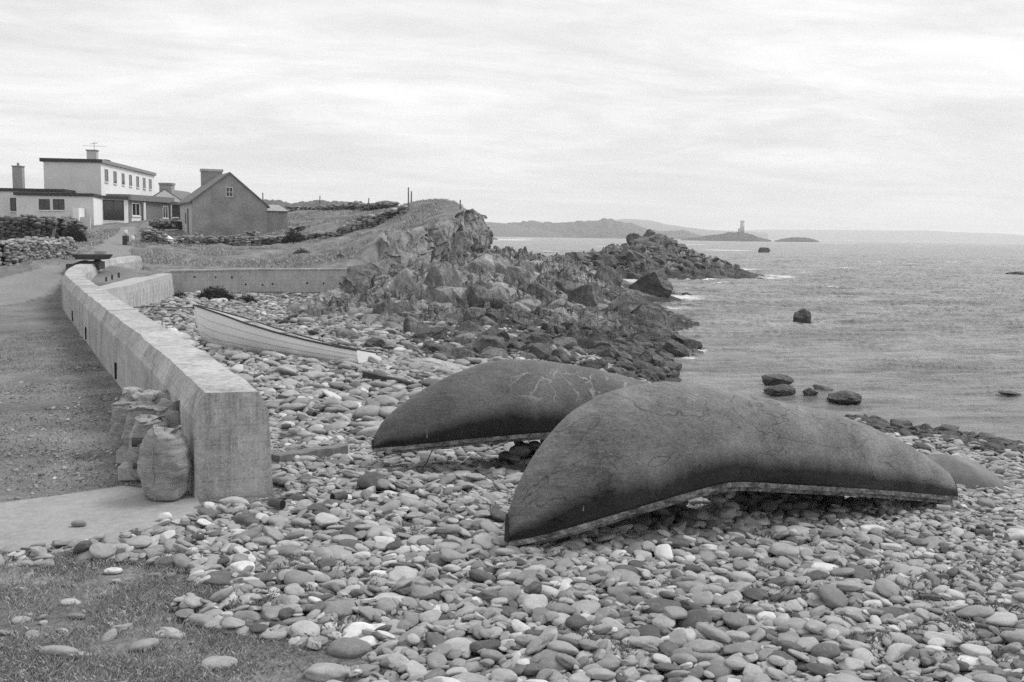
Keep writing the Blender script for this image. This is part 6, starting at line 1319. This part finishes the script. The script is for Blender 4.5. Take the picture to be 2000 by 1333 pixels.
for q in range(7): t = math.pi * q / 6; m.tube([(p[0] - .32, p[1] + .22 * math.cos(t), zb + .02 + .38 * math.sin(t)), (p[0] + .32, p[1] + .22 * math.cos(t), zb + .02 + .38 * math.sin(t))], .012, 4)
m.box((p[0], p[1], zb + .03), (.66, .46, .04)); m.build('netting', M['rope'], pot)
p = ground(155, 1033); V, F = shape_round(3, 3, 2.6, .1); o = link('stone', mesh_np('stone', V * np.array([.065, .035, .03]), F, M['stone_mid'])); o.location = (p[0], p[1], .045); tag(o, 'lone small stone lying on the bare slipway', 'stone')
p = ground(325, 1021); V, F = SHP[3][NR + 2]; o = link('stone', mesh_np('stone', V * np.array([.085, .06, .05]), F, M['stone_pale'])); o.location = (p[0], p[1], .05); tag(o, 'pale angular stone at the edge of the slipway', 'stone')
# white worn rock shelf behind the rear boat's bow
p = ground(840, 722); V, F = shape_ang(77, 5, 14, .09, .1, .6); o = link('rock', mesh_np('rock', V * np.array([1.25, .5, .3]), F, M['rock_white'], False)); o.location = (p[0], p[1], p[2] + .02); o.rotation_euler = (0, .05, -.2); tag(o, 'flat whitish rock shelf showing above the rear boat bow', 'rock')

# ------------------------------------------------------------------ camera, light, sky
cam = bpy.data.cameras.new('camera'); co = bpy.data.objects.new('camera', cam); COL.objects.link(co)
cam.lens = 35; cam.sensor_width = 36; cam.clip_end = 30000; cam.clip_start = .1
co.matrix_world = Matrix(((_r[0], _u[0], -_f[0], EYE[0]), (_r[1], _u[1], -_f[1], EYE[1]), (_r[2], _u[2], -_f[2], EYE[2]), (0, 0, 0, 1)))
bpy.context.scene.camera = co
sd = Vector((.6, .35, .9)).normalized()
sun = bpy.data.lights.new('sun', 'SUN'); sun.energy = 2.6; sun.angle = R(22); sun.color = (1, 1, 1)
so = bpy.data.objects.new('sun', sun); COL.objects.link(so); so.rotation_euler = sd.to_track_quat('Z', 'Y').to_euler()
w = bpy.data.worlds.new('World'); bpy.context.scene.world = w; w.use_nodes = True; nt = w.node_tree; nt.nodes.clear(); n = N(nt)
out = nt.nodes.new('ShaderNodeOutputWorld'); bg = nt.nodes.new('ShaderNodeBackground'); nt.links.new(bg.outputs[0], out.inputs[0])
sky = nt.nodes.new('ShaderNodeTexSky'); sky.sky_type = 'NISHITA'; sky.sun_disc = False
sky.sun_elevation = math.asin(sd.z); sky.sun_rotation = math.atan2(sd.x, sd.y); sky.dust_density = 3; sky.air_density = 1
bw = n('ShaderNodeRGBToBW', {0: sky.outputs[0]}).outputs[0]
tc = nt.nodes.new('ShaderNodeTexCoord').outputs['Generated']
sx = n('ShaderNodeSeparateXYZ', {0: tc}); z = n.m('MAXIMUM', sx.outputs[2], 0.0); zi = n.m('ADD', z, .11)
pc = n('ShaderNodeCombineXYZ', {0: n.m('DIVIDE', sx.outputs[0], zi), 1: n.m('DIVIDE', sx.outputs[1], zi), 2: 0.0}).outputs[0]
pr = n('ShaderNodeVectorRotate', {'Vector': pc, 'Angle': -.22}, rotation_type='Z_AXIS').outputs[0]
c1 = n.noise(n.scale(pr, (.5, .8, 1)), 1.3, 8, .62, 1.2); c2 = n.noise(n.scale(pr, (.6, 1, 1)), .35, 4, .5, .5); c3 = n.noise(n.scale(pr, (.6, 1.1, 1)), 5, 7, .7, .8)
cl = n.m('MULTIPLY_ADD', c1, .45, n.m('MULTIPLY_ADD', c2, .38, n.m('MULTIPLY', c3, .17)))
cloud = n.ramp(cl, [(.36, .62), (.46, .72), (.53, .84), (.62, 1.0)])
cloud = n.m('MULTIPLY', cloud, 10.0)
tot = n.mix(.94, bw, cloud)
nt.links.new(tot, bg.inputs[0]); bg.inputs[1].default_value = .118
# moist sea air
def haze():
    m = bpy.data.materials.new('haze'); m.use_nodes = True; nt = m.node_tree; nt.nodes.clear()
    o = nt.nodes.new('ShaderNodeOutputMaterial'); v = nt.nodes.new('ShaderNodeVolumePrincipled'); nt.links.new(v.outputs[0], o.inputs['Volume'])
    v.inputs['Color'].default_value = (1, 1, 1, 1); v.inputs['Density'].default_value = HAZE; v.inputs['Anisotropy'].default_value = 0.2
    b = MB(); b.box((0, 0, 116), (15600, 15600, 250)); ob = b.build('haze', m); ob.data.materials.clear(); ob.data.materials.append(m); tag(ob, kind='stuff')
HAZE = 2.0e-4
haze()
sc = bpy.context.scene
sc.view_settings.view_transform = 'Standard'; sc.view_settings.look = 'None'; sc.view_settings.exposure = 0; sc.view_settings.gamma = 1
sc.render.engine = 'CYCLES'; sc.cycles.volume_bounces = 1; sc.cycles.max_bounces = 6; sc.cycles.diffuse_bounces = 3; sc.cycles.use_denoising = False
